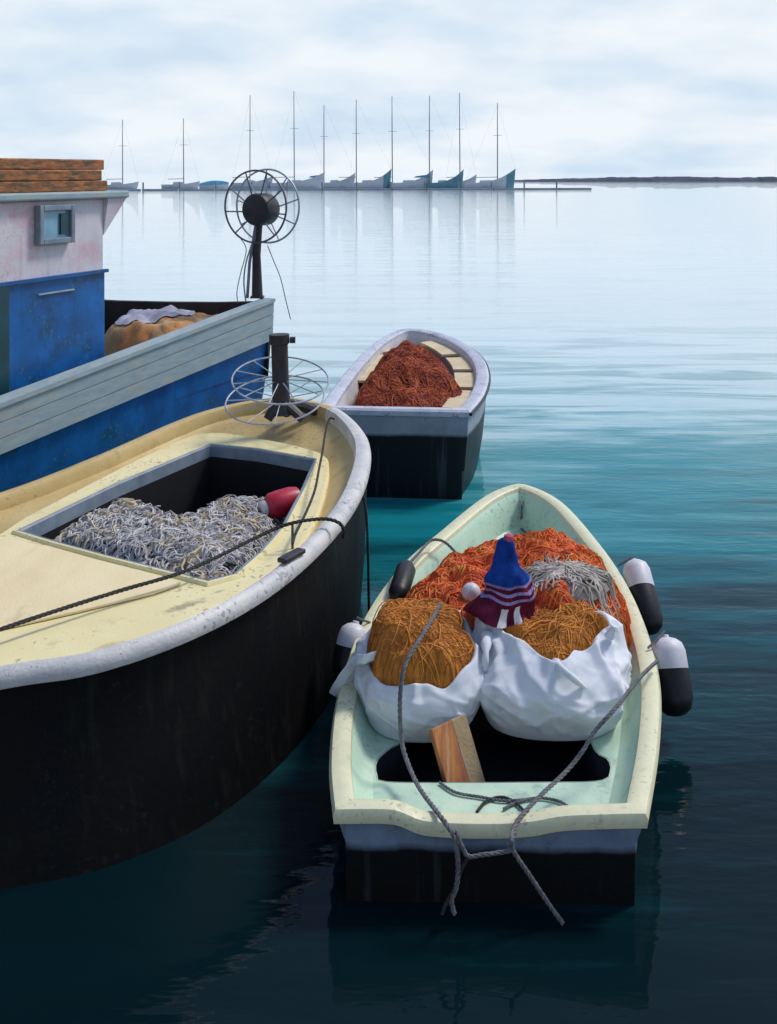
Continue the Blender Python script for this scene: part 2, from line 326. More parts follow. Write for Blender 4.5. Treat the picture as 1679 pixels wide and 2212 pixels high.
def heap(poly, zb, zt, nr=26, na=120, amp=.05, fs=5, edge=.5, ridge=0, ridir=0, seed=0, zfun=None, wob=.03):
    poly = resample(catmull(poly, 8, True), na, True); c = sum(poly, Vector())/na; rings = []
    for i in range(nr+1):
        t = 1-i/nr; t = max(t, .004); ring = []
        for p in poly:
            q = c+(p-c)*t; s = min((1-t)/edge, 1); s = math.sqrt(max(0, 1-(1-s)**2))
            nn = noise.fractal(Vector((q.x*fs+seed, q.y*fs, seed)), .9, 2.1, 5)
            z = zb+(zt-zb)*s*(1+.0*nn)+amp*nn*(.25+.75*s)
            if ridge:
                ca, sa = math.cos(ridir), math.sin(ridir); u = q.x*ca+q.y*sa; v = -q.x*sa+q.y*ca
                z += ridge*s*(abs(noise.noise(Vector((u*5.0+seed, v*1.6, seed))))*2-.5)
            if zfun: z += zfun(q)*s
            w = wob*noise.noise(Vector((q.x*9, q.y*9, seed+3)))*t
            ring.append(Vector((q.x+w, q.y+w, z)))
        rings.append(ring)
    mb = MB(); mb.loft(rings, True, False, True); return mb
def strands(mb, n, steps, ds, r, curl, seed=0, lift=.004, accept=None, dirn=None, sides=4):
    rnd = random.Random(seed); bv = bvh_of(mb); xs = [v.x for v in mb.v]; ys = [v.y for v in mb.v]
    x0, x1, y0, y1 = min(xs), max(xs), min(ys), max(ys); res = MB(); k = 0; tries = 0
    dn = Vector((0, 0, -1))
    while k < n and tries < n*12:
        tries += 1
        x, y = rnd.uniform(x0, x1), rnd.uniform(y0, y1)
        if accept and not accept(x, y): continue
        a = rnd.uniform(0, 6.283) if dirn is None else dirn+rnd.gauss(0, .35); cu = rnd.gauss(0, curl); pts = []
        ph = rnd.uniform(0, 50); up = rnd.uniform(0, lift*4)
        for i in range(steps):
            h = bv.ray_cast(Vector((x, y, 20)), dn)
            if h[0] is None: break
            if h[1].z < 0: h = (h[0], -h[1])
            pts.append(h[0]+h[1]*(lift+up*max(0, math.sin(i*.25+ph)))+Vector((0, 0, 0)))
            a += cu*ds+noise.noise(Vector((ph, i*.16, seed)))*curl*ds*2.2
            x += math.cos(a)*ds; y += math.sin(a)*ds
        if len(pts) > 5: res.tube(pts, r*rnd.uniform(.45, 1.5), sides, True); k += 1
    return res
def netmesh(mb, sp, r, ang, seed=0, lift=.003, half=1.0):      # two sets of crossing twine: diamond mesh lying on a heap
    bv = bvh_of(mb); xs = [v.x for v in mb.v]; ys = [v.y for v in mb.v]; cx, cy = (min(xs)+max(xs))/2, (min(ys)+max(ys))/2
    rad = max(max(xs)-min(xs), max(ys)-min(ys))*.6; res = MB(); dn = Vector((0, 0, -1)); n = int(rad/sp)
    for sgn in (-1, 1):
        a = ang+sgn*.62; dx, dy = math.cos(a), math.sin(a)
        for k in range(-n, n+1):
            pts = []
            for i in range(int(2*rad/.012)):
                t = -rad+i*.012; x = cx+dx*t-dy*k*sp; y = cy+dy*t+dx*k*sp
                wx = noise.noise(Vector((x*4, y*4, seed)))*.05+noise.noise(Vector((x*11, y*11, seed+5)))*.012; wy = noise.noise(Vector((x*4, y*4, seed+9)))*.05
                h = bv.ray_cast(Vector((x+wx, y+wy, 20)), dn)
                if h[0] is None:
                    if len(pts) > 4: res.tube(pts, r, 4)
                    pts = []; continue
                nn = h[1] if h[1].z > 0 else -h[1]; pts.append(h[0]+nn*lift)
            if len(pts) > 4: res.tube(pts, r, 4)
    return res
def rope(name, pts, r, m, parent=None, per=10, strandn=3, twist=None):
    c = catmull(pts, per); ln = sum((b-a).length for a, b in zip(c, c[1:])); n = max(12, int(ln/(r*.9))); n = min(n, 700); c = resample(c, n)
    mb = MB(); up = None; fr = []
    for i in range(n):
        t = (c[min(i+1, n-1)]-c[max(i-1, 0)]).normalized()
        if up is None: up = t.orthogonal().normalized()
        up = (up-t*up.dot(t)).normalized(); fr.append((up.copy(), t.cross(up)))
    step = ln/(n-1)
    for s in range(strandn):
        pp = []
        for i in range(n):
            a = 2*math.pi*s/strandn+i*step/(r*7)*2*math.pi*.9; u, q = fr[i]; pp.append(c[i]+u*(r*.48*math.cos(a))+q*(r*.48*math.sin(a)))
        mb.tube(pp, r*.56, 6)
    return mb.build(name, m, parent)

# ================================================================== WATER
def build_water():
    m = bpy.data.materials.new('harbour_water'); m.use_nodes = True; nt = m.node_tree; n = nt.nodes; l = nt.links; b = n['Principled BSDF']
    b.inputs['IOR'].default_value = 1.17; b.inputs['Roughness'].default_value = .012
    tc = n.new('ShaderNodeTexCoord'); sp = n.new('ShaderNodeSeparateXYZ'); l.new(tc.outputs['Object'], sp.inputs[0])
    def math_(op, a, bb=None, c=None):
        k = n.new('ShaderNodeMath'); k.operation = op
        for i, v in enumerate((a, bb, c)):
            if v is None: continue
            if isinstance(v, (int, float)): k.inputs[i].default_value = v
            else: l.new(v, k.inputs[i])
        return k.outputs[0]
    def nz(scale, st, detail=5, rough=.55, dist=0, loc=(0, 0, 0)):
        mp = n.new('ShaderNodeMapping'); mp.inputs['Scale'].default_value = st; mp.inputs['Location'].default_value = loc; l.new(tc.outputs['Object'], mp.inputs[0])
        t = n.new('ShaderNodeTexNoise'); t.inputs['Scale'].default_value = scale; t.inputs['Detail'].default_value = detail; t.inputs['Roughness'].default_value = rough; t.inputs['Distortion'].default_value = dist
        l.new(mp.outputs[0], t.inputs['Vector']); return t.outputs['Fac']
    # water colour ramp: dark reflections painted in near, pale sky reflection painted in far
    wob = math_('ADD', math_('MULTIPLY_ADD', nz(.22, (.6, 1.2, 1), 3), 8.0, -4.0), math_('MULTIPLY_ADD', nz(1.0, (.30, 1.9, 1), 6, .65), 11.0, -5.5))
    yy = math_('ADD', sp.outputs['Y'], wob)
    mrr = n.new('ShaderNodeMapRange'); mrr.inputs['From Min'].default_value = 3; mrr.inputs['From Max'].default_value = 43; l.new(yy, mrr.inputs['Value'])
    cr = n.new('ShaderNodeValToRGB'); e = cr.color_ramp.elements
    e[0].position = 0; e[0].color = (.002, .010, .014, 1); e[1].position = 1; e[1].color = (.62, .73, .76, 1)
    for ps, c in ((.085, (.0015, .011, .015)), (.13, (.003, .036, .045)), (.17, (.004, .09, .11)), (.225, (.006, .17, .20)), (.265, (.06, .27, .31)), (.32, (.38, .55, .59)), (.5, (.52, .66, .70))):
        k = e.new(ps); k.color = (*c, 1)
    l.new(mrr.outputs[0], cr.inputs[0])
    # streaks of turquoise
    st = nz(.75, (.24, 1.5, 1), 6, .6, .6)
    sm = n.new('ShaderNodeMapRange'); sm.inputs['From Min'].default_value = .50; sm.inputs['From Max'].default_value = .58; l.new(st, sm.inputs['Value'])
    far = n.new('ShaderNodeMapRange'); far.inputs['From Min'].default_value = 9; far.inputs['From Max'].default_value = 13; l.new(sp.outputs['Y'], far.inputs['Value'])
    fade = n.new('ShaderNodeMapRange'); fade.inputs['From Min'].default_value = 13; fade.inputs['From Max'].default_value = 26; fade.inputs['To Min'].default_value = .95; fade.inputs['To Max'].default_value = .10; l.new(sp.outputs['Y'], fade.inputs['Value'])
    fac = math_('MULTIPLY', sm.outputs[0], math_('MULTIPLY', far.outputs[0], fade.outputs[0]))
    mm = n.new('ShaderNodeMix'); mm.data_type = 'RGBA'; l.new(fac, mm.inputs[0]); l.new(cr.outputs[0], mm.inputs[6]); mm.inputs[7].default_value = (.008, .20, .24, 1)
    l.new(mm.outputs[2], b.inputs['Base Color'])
    # ripples: broad slow swell, short wind ripples in patches
    w1 = nz(.55, (.7, 1.5, 1), 2, .5)
    w2 = nz(2.6, (.55, 1.6, 1), 3, .5, .3)
    w3 = nz(9, (.6, 1.5, 1), 3, .5, .3)
    patch = n.new('ShaderNodeMapRange'); patch.inputs['From Min'].default_value = .44; patch.inputs['From Max'].default_value = .66; l.new(st, patch.inputs['Value'])
    hgt = math_('ADD', math_('MULTIPLY', w1, .035), math_('ADD', math_('MULTIPLY', w2, .015), math_('MULTIPLY', w3, math_('MULTIPLY_ADD', patch.outputs[0], .0075, .0016))))
    bp = n.new('ShaderNodeBump'); bp.inputs['Strength'].default_value = .55; bp.inputs['Distance'].default_value = 1.0
    l.new(hgt, bp.inputs['Height']); l.new(bp.outputs[0], b.inputs['Normal'])
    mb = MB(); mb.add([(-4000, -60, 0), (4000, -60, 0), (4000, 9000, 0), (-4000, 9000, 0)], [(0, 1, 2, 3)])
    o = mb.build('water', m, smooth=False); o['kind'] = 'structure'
build_water()

# ================================================================== BREAKWATER, JETTY, YACHTS
def build_far():
    Yb = 420.0; r = random.Random(3); bw = MB(); prof = []
    x = PY(1060, 380, Yb).x
    rings = []
    i = 0
    while x < 260:
        h = 1.7+.35*noise.noise(Vector((x*.05, 0, 1)))+.35*noise.noise(Vector((x*.35, 3, 1)))
        h *= min(1, .25+i/45)
        rings.append([Vector((x, Yb-5+noise.noise(Vector((x*.2, 9, 0)))*.8, -.5)), Vector((x, Yb-3, h*.55+noise.noise(Vector((x*.4, 5, 0)))*.4)), Vector((x, Yb-1.5, h)), Vector((x, Yb+2, h)), Vector((x, Yb+5, -.5))])
        x += 1.5; i += 1
    bw.loft(rings, False); o = bw.build('breakwater', m_break, smooth=False)
    tag(o, 'long low dark stone breakwater on the horizon beyond the yachts', 'breakwater')
    # jetty
    A = P(225, 412, 0); B = P(1275, 409, 0)
    t = thing('jetty', 'low grey floating jetty in front of the moored yachts', 'jetty', (A.x, A.y, 0))
    n = 14
    for k in range(n):
        a = A.lerp(B, k/n); b = A.lerp(B, (k+1)/n); c = (a+b)/2
        dx = (b-a).normalized(); ax = (dx, Vector((-dx.y, dx.x, 0)), Vector((0, 0, 1)))
        MB().box((c.x, c.y, .14), (b-a).length-.25, 2.4, .36, ax).build('pontoon', m_jetty, t, False)
    for k in range(1, n):
        a = A.lerp(B, k/n); MB().lathe((a.x, a.y+1.5, -.5), (0, 0, 1), [(.16, 0), (.16, 2.0), (.1, 2.1)], 8).build('pile', m_mast, t)
build_far()

YG = 'sailing yachts moored along the jetty'
def yacht(xm, ytop, Y, x_st, x_bow, y_bow, label, hullm, cover=None, boom=True, bowm=None):
    bx = (xm-CX)*Y/F; xa, xb = (x_st-CX)*Y/F, (x_bow-CX)*Y/F; Lh = xb-xa; zb = H-(y_bow-YH)*Y/F; zs = min(1.25, zb*.55)
    t = thing('sailing_yacht', label, 'yacht', (bx, Y, 0), YG)
    bm_ = Lh*.15; rings = []; n = 16
    for i in range(n+1):
        u = i/n; half = bm_*(max(0, 1-(abs(u-.42)/.6)**2.2))**.7 if u < 1 else .02
        half = max(half, .04); z = zs+(zb-zs)*(u**3.0); x = xa+Lh*u
        rk = -.9*max(0, u-.75)*4*.5
        rings.append([Vector((x, Y-half, z)), Vector((x+rk*.4, Y-half*.85, z*.45)), Vector((x+rk, Y-half*.5, -.3)), Vector((x+rk, Y+half*.5, -.3)), Vector((x+rk*.4, Y+half*.85, z*.45)), Vector((x, Y+half, z))])
    MB().loft(rings, True, True, True).build('hull', hullm, t)
    if bowm:                                     # dark painted bow shoulders
        rr = [[p+Vector((0, -.03 if p.y < Y else .03, .01)) for p in r_] for r_ in rings[13:]]
        MB().loft(rr, True, True, True).build('bow_paint', bowm, t)
    cab = MB(); c0, c1 = xa+Lh*.3, xa+Lh*.66; pr = []
    for x, h, wd in ((c0, .0, .5), (c0+.1, .55, .5), (c1-1.2, .6, .42), (c1, .0, .3)):
        pr.append([Vector((x, Y-bm_*wd, zs-.05)), Vector((x, Y-bm_*wd*.8, zs+h)), Vector((x, Y+bm_*wd*.8, zs+h)), Vector((x, Y+bm_*wd, zs-.05))])
    cab.loft(pr, True, True, True); cab.build('coachroof', m_cabt, t)
    ztop = H-(ytop-YH)*Y/F; lean = random.uniform(-.12, .12)
    MB().tube([(bx, Y, .8), (bx+lean*.5, Y, ztop*.5), (bx+lean, Y, ztop)], [.125, .11, .07], 6).build('mast', m_mast, t)
    MB().tube([(bx+lean, Y, ztop), (xb-.1, Y, zb)], .011, 4).build('forestay', m_mast, t)
    MB().tube([(bx+lean, Y, ztop*.97), (xa+.2, Y, zs)], .011, 4).build('backstay', m_mast, t)
    MB().tube([(bx-.9, Y, ztop*.62), (bx+.9, Y, ztop*.62)], .05, 4).build('spreader', m_mast, t)
    if boom:
        e = bx-Lh*.42; MB().tube([(bx, Y, zs+1.25), (e, Y, zs+1.15)], .07, 5).build('boom', m_mast, t)
        if cover: MB().tube([(bx, Y, zs+1.5), (bx-Lh*.15, Y, zs+1.42), (e+.3, Y, zs+1.3)], [.28, .25, .12], 7).build('sail_cover', cover, t)
    return t
Yj = 232.0
yacht(265, 258, Yj+4, 215, 300, 392, 'yacht with bare mast rising beyond the orange timber wheelhouse roof', m_yh)
yacht(397, 255, Yj+6, 350, 432, 391, 'yacht with thin mast next to the boat under turquoise covers', m_yh)
yacht(540, 205, Yj+6, 500, 590, 380, 'yacht whose mast rises directly behind the upright net wheel', m_yh)
yacht(636, 197, Yj+5, 585, 702, 371, 'pale grey yacht just past the net wheel, tallest mast of the row', m_yh)
yacht(700, 226, Yj+9, 690, 768, 372, 'small pale yacht with short mast and blue sail cover on its boom', m_yh, m_cover)
yacht(770, 215, Yj+6, 755, 846, 364, 'pale grey yacht with teal bow moored beside the small blue covered yacht', m_yh, None, bowm=m_yh2)
yacht(848, 208, Yj+6, 842, 936, 366, 'plain grey yacht with its bow beside the teal hulled yacht', m_yh)
yacht(928, 206, Yj+5, 922, 1002, 365, 'teal blue hulled yacht in the row of moored yachts', m_yh2, m_cover)
yacht(994, 200, Yj+9, 960, 1030, 376, 'yacht half hidden behind the teal hulled one and the end yacht', m_yh)
yacht(1075, 222, Yj+3, 1003, 1114, 364, 'long grey yacht with dark green bow at the open end of the jetty', m_yh, None, bowm=m_yh2)
def covered_boat():
    Y = Yj+2; xa, xb = (432-CX)*Y/F, (494-CX)*Y/F
    t = thing('covered_motorboat', 'small motorboat under a turquoise cover by the jetty', 'motorboat', ((xa+xb)/2, Y, 0))
    hu, cv = [], []
    for i in range(11):
        u = i/10; x = xa+(xb-xa)*u; hw = 1.0*math.sqrt(max(.02, 1-max(0, (u-.5)*2)**2)); z = .8+.3*u*u
        hu.append([Vector((x, Y-hw, z)), Vector((x, Y-hw*.7, -.2)), Vector((x, Y+hw*.7, -.2)), Vector((x, Y+hw, z))])
        hc = z+.9*math.sin(math.pi*min(1, max(0, .06+u*.9)))**.6
        cv.append([Vector((x, Y-hw*1.02, z-.05)), Vector((x, Y-hw*.6, (z+hc)/2+.2)), Vector((x, Y, hc)), Vector((x, Y+hw*.6, (z+hc)/2+.2)), Vector((x, Y+hw*1.02, z-.05))])
    MB().loft(hu, True, True, True).build('hull', m_yh, t); MB().loft(cv, True, True, True).build('cover', mat('turquoise_cover', (.08, .34, .50), (.06, .26, .40), .7, .8), t)
covered_boat()

# ================================================================== BLUE FISHING BOAT
th = R(22); A_ = Vector((math.sin(th), math.cos(th), 0)); V_ = Vector((-math.cos(th), math.sin(th), 0)); UP = Vector((0, 0, 1))
C0 = PY(585, 655, 14.7); C0.z = 0
def UV(u, v, z=0): return C0+A_*u+V_*v+UP*z
def railz(u): return 1.80+(1.80-1.42)/5.13*u if u > -5.5 else 1.39+.09*(-5.5-u)**1.3
def railb(u): return 1.28+(1.28-.98)/5.13*u if u > -5.5 else .96+.09*(-5.5-u)**1.3
def build_blue():
    t = thing('fishing_boat', 'blue wooden fishing boat with pink-white wheelhouse and grey bulwark', 'boat', UV(-4, 1.5))
    near = [UV(0, 0)]+[UV(-u*.5, 0) for u in range(1, 12)]+[UV(-6.2, .06), UV(-7, .25), UV(-7.8, .6), UV(-8.5, 1.05), UV(-9, 1.6)]
    us = [0]+[-.5*u for u in range(1, 12)]+[-6.2, -7, -7.8, -8.5, -9]
    far = [UV(u, 3.2-v) for u, v in zip(us, [0]*12+[.06, .25, .6, 1.05, 1.6])][::-1]
    n = len(near)
    # hull sides + transom under the bulwark band
    ring = near+far[1:]; uu = us+us[::-1][1:]; c = UV(-4, 1.6)
    def ringat(f, k): 
        res = []
        for p, u in zip(ring, uu):
            q = p.lerp(Vector((c.x, c.y, 0)), 0); v = (p-C0).dot(V_); q = q+V_*((1.6-v)*k); q.z = f(u); res.append(q)
        return res
    MB().loft([ringat(lambda u: railb(u)+.02, .015), ringat(lambda u: railb(u)*.5, .06), ringat(lambda u: -.4, .2)], True).build('hull', m_blue, t)
    # bulwark: three strakes on the near side, each a plank with thickness
    for k in range(3):
        f0, f1 = k/3+.008, (k+1)/3-.008; rs = []
        for p, u in zip(near, us):
            z0 = railb(u)+(railz(u)-railb(u))*f0; z1 = railb(u)+(railz(u)-railb(u))*f1
            o0 = -V_*(.03+.02*f0); o1 = -V_*(.03+.02*f1); inn = V_*.05
            rs.append([p+o0+UP*z0, p+o1+UP*z1, p+inn+UP*z1, p+inn+UP*z0])
        MB().loft(rs, True, True, True).build('bulwark_plank', m_bulw, t)
    rs = []
    for p, u in zip(near, us): rs.append([p-V_*.07+UP*(railz(u)-.01), p-V_*.07+UP*(railz(u)+.035), p+V_*.12+UP*(railz(u)+.035), p+V_*.12+UP*(railz(u)-.01)])
    MB().loft(rs, True, True, True).build('cap_rail', m_bulw, t)
    rs = []
    for v, zz in ((.0, 1.80), (.8, 1.75), (1.6, 1.72), (2.4, 1.70), (3.2, 1.70)): rs.append([UV(.0, v, railb(0)-.02), UV(.03, v, zz), UV(-.09, v, zz), UV(-.07, v, .8)])
    MB().loft(rs, True, True, True).build('transom_bulwark', m_bulin, t)
    rs = []
    for p, u in zip(far, us[::-1]): rs.append([p+UP*(railb(u)-.02), p+UP*(railz(u)-.1), p-V_*.08+UP*(railz(u)-.1), p-V_*.08+UP*.8])
    MB().loft(rs, True, True, True).build('far_bulwark', m_bulin, t)
    rs = []
    for p, q in zip(near, far[::-1]): rs.append([p+V_*.055+UP*.9, q-V_*.09+UP*.9])
    MB().loft(rs, False).build('deck', m_bulin, t)
    # wheelhouse, side wall parallel to the keel
    u1, v0 = -3.07, .38; pc = UV(u1, v0); u0 = u1-2.1; v1 = v0+1.9; zt, zm = 3.24, 2.44
    def prism(za, zb_, m, nm, e=0, u0=u0, u1=u1):
        mb = MB(); mb.loft([[UV(u0-e, v0-e, za), UV(u1+e, v0-e, za), UV(u1+e, v1+e, za), UV(u0-e, v1+e, za)], [UV(u0-e, v0-e, zb_), UV(u1+e, v0-e, zb_), UV(u1+e, v1+e, zb_), UV(u0-e, v1+e, zb_)]], True, True, True); return mb.build(nm, m, t, False, .015)
    prism(.905, zm, m_blue, 'lower_wall'); prism(zm+.002, zt-.02, m_cabin, 'upper_wall', -.012)
    MB().box(UV((u0+u1)/2, v0-.01, zm), u1-u0+.04, .05, .035, (A_, V_, UP)).build('trim_strip', m_blue, t, False)
    # blue door panel rib and its pale edge line, dark doorway at the forward edge
    MB().box(UV(u1-.82, v0-.012, 2.29), .55, .02, .014, (A_, V_, UP)).build('handrail', m_bulw, t, False)
    MB().box(UV(u1-1.66, v0-.015, 1.68), .26, .03, 1.5, (A_, V_, UP)).build('doorway', m_teal, t, False)
    # flared eave at the after edge
    MB().loft([[UV(u1-.013, v0+.012, zt-.42), UV(u1-.013, v1-.012, zt-.42)], [UV(u1+.32, v0-.05, zt-.021), UV(u1+.32, v1+.05, zt-.021)], [UV(u1-.013, v0-.05, zt-.021), UV(u1-.013, v1+.05, zt-.021)], [UV(u1-.013, v0+.012, zt-.42), UV(u1-.013, v1-.012, zt-.42)]], False).add([UV(u1-.013, v0+.012, zt-.42), UV(u1+.32, v0-.05, zt-.021), UV(u1-.013, v0-.05, zt-.021)], [(0, 1, 2)]).build('eave', m_cabin, t, False)
    rf = MB(); rf.box(UV((u0+u1)/2+.06, (v0+v1)/2, zt+.02), u1-u0+.56, v1-v0+.16, .08, (A_, V_, UP)); roof = rf.build('roof', m_bulw, t, False, .02)
    rnd = random.Random(5)
    for k in range(3):
        for j in range(5):
            v = v0+.17+j*.40+rnd.uniform(-.02, .03); z = zt+.117+k*.112; lu = u1-u0-.06+rnd.uniform(-.08, .06)
            MB().box(UV((u0+u1)/2+.0+rnd.uniform(-.03, .06), v, z), lu, .40, .110, (A_, V_, UP)).build('plank', m_wood, roof, False, .012)
    # window
    nrm = -V_; pw = UV(u1, v0-.014)
    a, b_ = PP(82, 450, pw, nrm), PP(150, 517, pw, nrm); cw = (a+b_)/2; ww = (b_-a).dot(A_); hh = a.z-b_.z
    fr = MB()
    for s in (-1, 1):
        fr.box(cw+A_*(s*ww/2)-V_*.02, .06, .07, hh+.06, (A_, V_, UP)); fr.box(cw+UP*(s*hh/2)-V_*.02, ww-.06, .07, .06, (A_, V_, UP))
    wn = fr.build('window', m_coam, t, False, .01)
    MB().box(cw, ww-.04, .02, hh-.04, (A_, V_, UP)).build('pane', m_glass, wn, False)
    MB().box(cw+A_*.13-V_*.022, .12, .02, hh-.12, (A_, V_, UP)).build('shutter', m_teal, wn, False)
    return t
build_blue()
def net_hauler():
    Y = 14.72; base = PY(556, 652, Y); ctr = PY(565, 452, Y); bz = railz(0)+.036
    t = thing('net_hauler', 'upright spoked net hauler wheel with black hub on blue boat stern', 'net hauler', (base.x, Y, bz))
    MB().box((base.x, Y, bz+.012), .17, .16, .024).build('base_plate', m_dark, t, False)
    MB().tube([(base.x, Y, bz), (base.x-.01, Y, 2.4), (ctr.x-.03, Y, ctr.z-.1)], [.075, .055, .05], 10).build('post', m_dark, t)
    MB().tube([(base.x-.13, Y-.02, bz), (base.x-.10, Y-.02, 2.3), (ctr.x-.06, Y, ctr.z-.1)], .02, 8).build('brace', m_coam, t)
    ax = Vector((.42, .86, .0)).normalized(); sd = Vector((ax.y, -ax.x, 0))
    MB().lathe(ctr-ax*.17, ax, [(.15, 0), (.2, .01), (.215, .04), (.215, .28), (.2, .31), (.12, .34)], 28).build('hub', m_dark, t)
    for s, rr in ((-1, .475), (1, .49)):
        c = ctr+ax*(.15*s)+Vector((0, 0, .04)); ring = [c+sd*(rr*math.cos(a))+UP*(rr*math.sin(a)) for a in [2*math.pi*k/56 for k in range(56)]]
        o = MB().tube(ring, .0135, 6, closed=True).build('wheel_ring', m_ring if s < 0 else m_wire, t)
        for k in range(9):
            a = 2*math.pi*k/9+.2*s; dv = sd*math.cos(a)+UP*math.sin(a)
            MB().tube([ctr+ax*(.13*s)+dv*.2, c+dv*rr], .010, 5).build('spoke', m_wire if s > 0 else m_ring, o)
    # lines hanging from the wheel
    p = lambda x, y: PY(x, y, Y-.05)
    rope('hanging_line', [p(543, 530), p(531, 570), p(527, 610), p(531, 650)], .011, m_ropepale, t)
    rope('hanging_line', [p(520, 515), p(532, 540), p(520, 590), p(512, 630), p(514, 653)], .007, m_ropepale, t)
    rope('hanging_line', [p(578, 530), p(592, 565), p(606, 600), p(618, 650), p(628, 690)], .006, m_ropedark, t)
net_hauler()
def blue_net():
    pl = [UV(-.2, .3), UV(-.18, 1.0), UV(-.3, 1.6), UV(-.8, 1.85), UV(-1.5, 1.7), UV(-1.75, 1.0), UV(-1.6, .3), UV(-.9, .16)]
    h = heap(pl, .9, 1.64, 44, 200, .035, 4, .5, .05, .9, 4, zfun=lambda q: .035*(1-3*abs(noise.noise(Vector((q.x*3.2, q.y*3.2, 2)))))); tag(h.build('canvas_cover', m_tannet), 'orange and tan canvas thrown over gear on the blue boat stern', 'canvas')
    bv = bvh_of(h)
    pl2 = [UV(-.45, .9), UV(-.4, 1.45), UV(-.8, 1.75), UV(-1.35, 1.5), UV(-1.4, 1.1), UV(-.9, .8)]
    h2 = heap(pl2, 0, .03, 16, 70, .02, 7, .8, 0, 0, 9)
    for v in h2.v:
        k = bv.ray_cast(Vector((v.x, v.y, 5)), Vector((0, 0, -1))); v.z += (k[0].z if k[0] else 1.5)+.02
    tag(h2.build('tarpaulin', m_lav), 'crumpled lavender grey tarpaulin lying on the orange canvas', 'tarpaulin')
blue_net()

# ================================================================== YELLOW DECKED BOAT
yo = [(-1.95, 5.44, .97)]
def yp(x, y, z): return P(x, y, z)
y_ctrl = [yp(0, 1452, .99), yp(200, 1420, 1.0), yp(400, 1353, 1.02), yp(560, 1270, 1.04), yp(676, 1178, 1.08), yp(755, 1086, 1.13), yp(790, 1004, 1.18), yp(783, 938, 1.24), yp(720, 882, 1.28), yp(600, 862, 1.28), yp(430, 895, 1.2), yp(200, 992, 1.08), yp(0, 1068, 1.0),
          Vector((-3.7, 7.75, .98)), Vector((-4.55, 6.85, .97)), Vector((-4.6, 5.9, .96)), Vector((-3.8, 5.3, .96)), Vector((-2.8, 5.2, .96))]
def build_yellow():
    t = thing('decked_boat', 'black-hulled boat with cream and tan deck and open hatch', 'boat', (-2, 7.8, 0))
    ring = resample(catmull(y_ctrl, 12, True), 200, True)
    if area2(ring) < 0: ring.reverse()
    nm = normals2(ring)
    for _ in range(3): nm = [((nm[i-1]+nm[i]*2+nm[(i+1) % 200])/4) for i in range(200)]
    def hb(a, b): return [a+(b-a)*min(1, max(0, (p.y-6)/2.5)) for p in ring]      # fuller bilge aft
    MB().loft([inset(ring, .01, nm=nm, zrel=-.05), inset(ring, .0, nm=nm, zrel=-.3), inset(ring, 1, z=.35, nm=nm, wts=hb(-.09, .02)), inset(ring, 1, z=0, nm=nm, wts=hb(-.17, .05)), inset(ring, .25, z=-.4, nm=nm)], True).build('hull', m_yhull, t)
    gw = [.45+.55*min(1, max(0, (p.y-6.3)/2.2)) for p in ring]
    # rounded gunwale strake
    pr = [(-.012, -.085), (-.03, -.075), (-.036, -.045), (-.028, -.01), (.0, .015), (.05, .022), (.09, .012), (.105, -.02), (.105, -.11)]
    rr = [inset(ring, d, zrel=z, nm=nm, wts=gw if d > 0 else None) for d, z in pr]
    ia = min(range(200), key=lambda i: (ring[i]-y_ctrl[8]).length); ib = min(range(200), key=lambda i: (ring[i]-y_ctrl[13]).length)   # far side runs ia -> ib
    arc = [(ia+i) % 200 for i in range(((ib-ia) % 200)+1)]; rest = [(ib+i) % 200 for i in range(((ia-ib) % 200)+1)]
    MB().loft([[q[i] for i in rest] for q in rr], False).build('gunwale', m_rub, t)
    MB().loft([[q[i] for i in arc] for q in rr], False).build('far_gunwale', m_tan, t)
    for (x, y, sx, sy, am) in ((398, 1305, .20, .055, .65), (235, 1392, .12, .05, .4), (470, 1275, .07, .02, .5)): stain(m_cream, P(x, y, 1.0), (-2, 7.8, 0), (sx, sy, .5), (.22, .17, .12), am)
    # inner wall, waterway deck
    inn = inset(ring, .106, zrel=-.07, nm=nm); hatch_px = [(42, 1131), (250, 1040), (455, 962), (560, 972), (680, 992), (655, 1045), (612, 1120), (560, 1175), (505, 1222), (450, 1236), (395, 1222), (230, 1182), (110, 1150)]
    ZT = 1.06
    def ztr(p): return ZT-.07+max(0, (p.y-7.5))*.025
    hp = [P(x, y, ZT) for x, y in hatch_px]
    tr_px = [(-60, 1150), (60, 1095), (200, 1030), (330, 972), (440, 935), (560, 945), (690, 972), (712, 1000), (702, 1060), (672, 1128), (622, 1184), (540, 1246), (410, 1312), (250, 1372), (100, 1404), (-60, 1418)]
    tr = [P(x, y, ZT) for x, y in tr_px]+[Vector((-3.0, 5.75, ZT)), Vector((-3.9, 6.0, ZT)), Vector((-4.1, 6.7, ZT)), Vector((-3.6, 7.4, ZT))]
    tr = resample(catmull(tr, 6, True), 150, True)
    hs = []
    for a, b in zip(hp, hp[1:]+hp[:1]): hs += [a.lerp(b, k/4) for k in range(4)]
    if area2(tr) < 0: tr.reverse()
    if area2(hs) < 0: hs.reverse()
    hz = lambda p: ztr(p)
    # deck (tan) runs from the gunwale to under the trunk
    deck = fillpoly([Vector((p.x, p.y, 0)) for p in inset(ring, .10, nm=nm, wts=gw)], [[Vector((p.x, p.y, 0)) for p in inset(tr, .05)]])
    zin = {(round(p.x, 4), round(p.y, 4)): q.z-.09 for p, q in zip(inset(ring, .10, nm=nm, wts=gw), ring)}
    for v in deck.v: v.z = zin.get((round(v.x, 4), round(v.y, 4)), ztr(v)-.07)
    deck.build('side_deck', m_tan, t)
    # raised trunk (cream) with the hatch hole
    o2 = [Vector((p.x, p.y, 0)) for p in inset(tr, .025)]; h2 = [Vector((p.x, p.y, 0)) for p in inset(hs, -.03)]
    top = fillpoly(o2, [h2])
    for v in top.v: v.z = ztr(v)
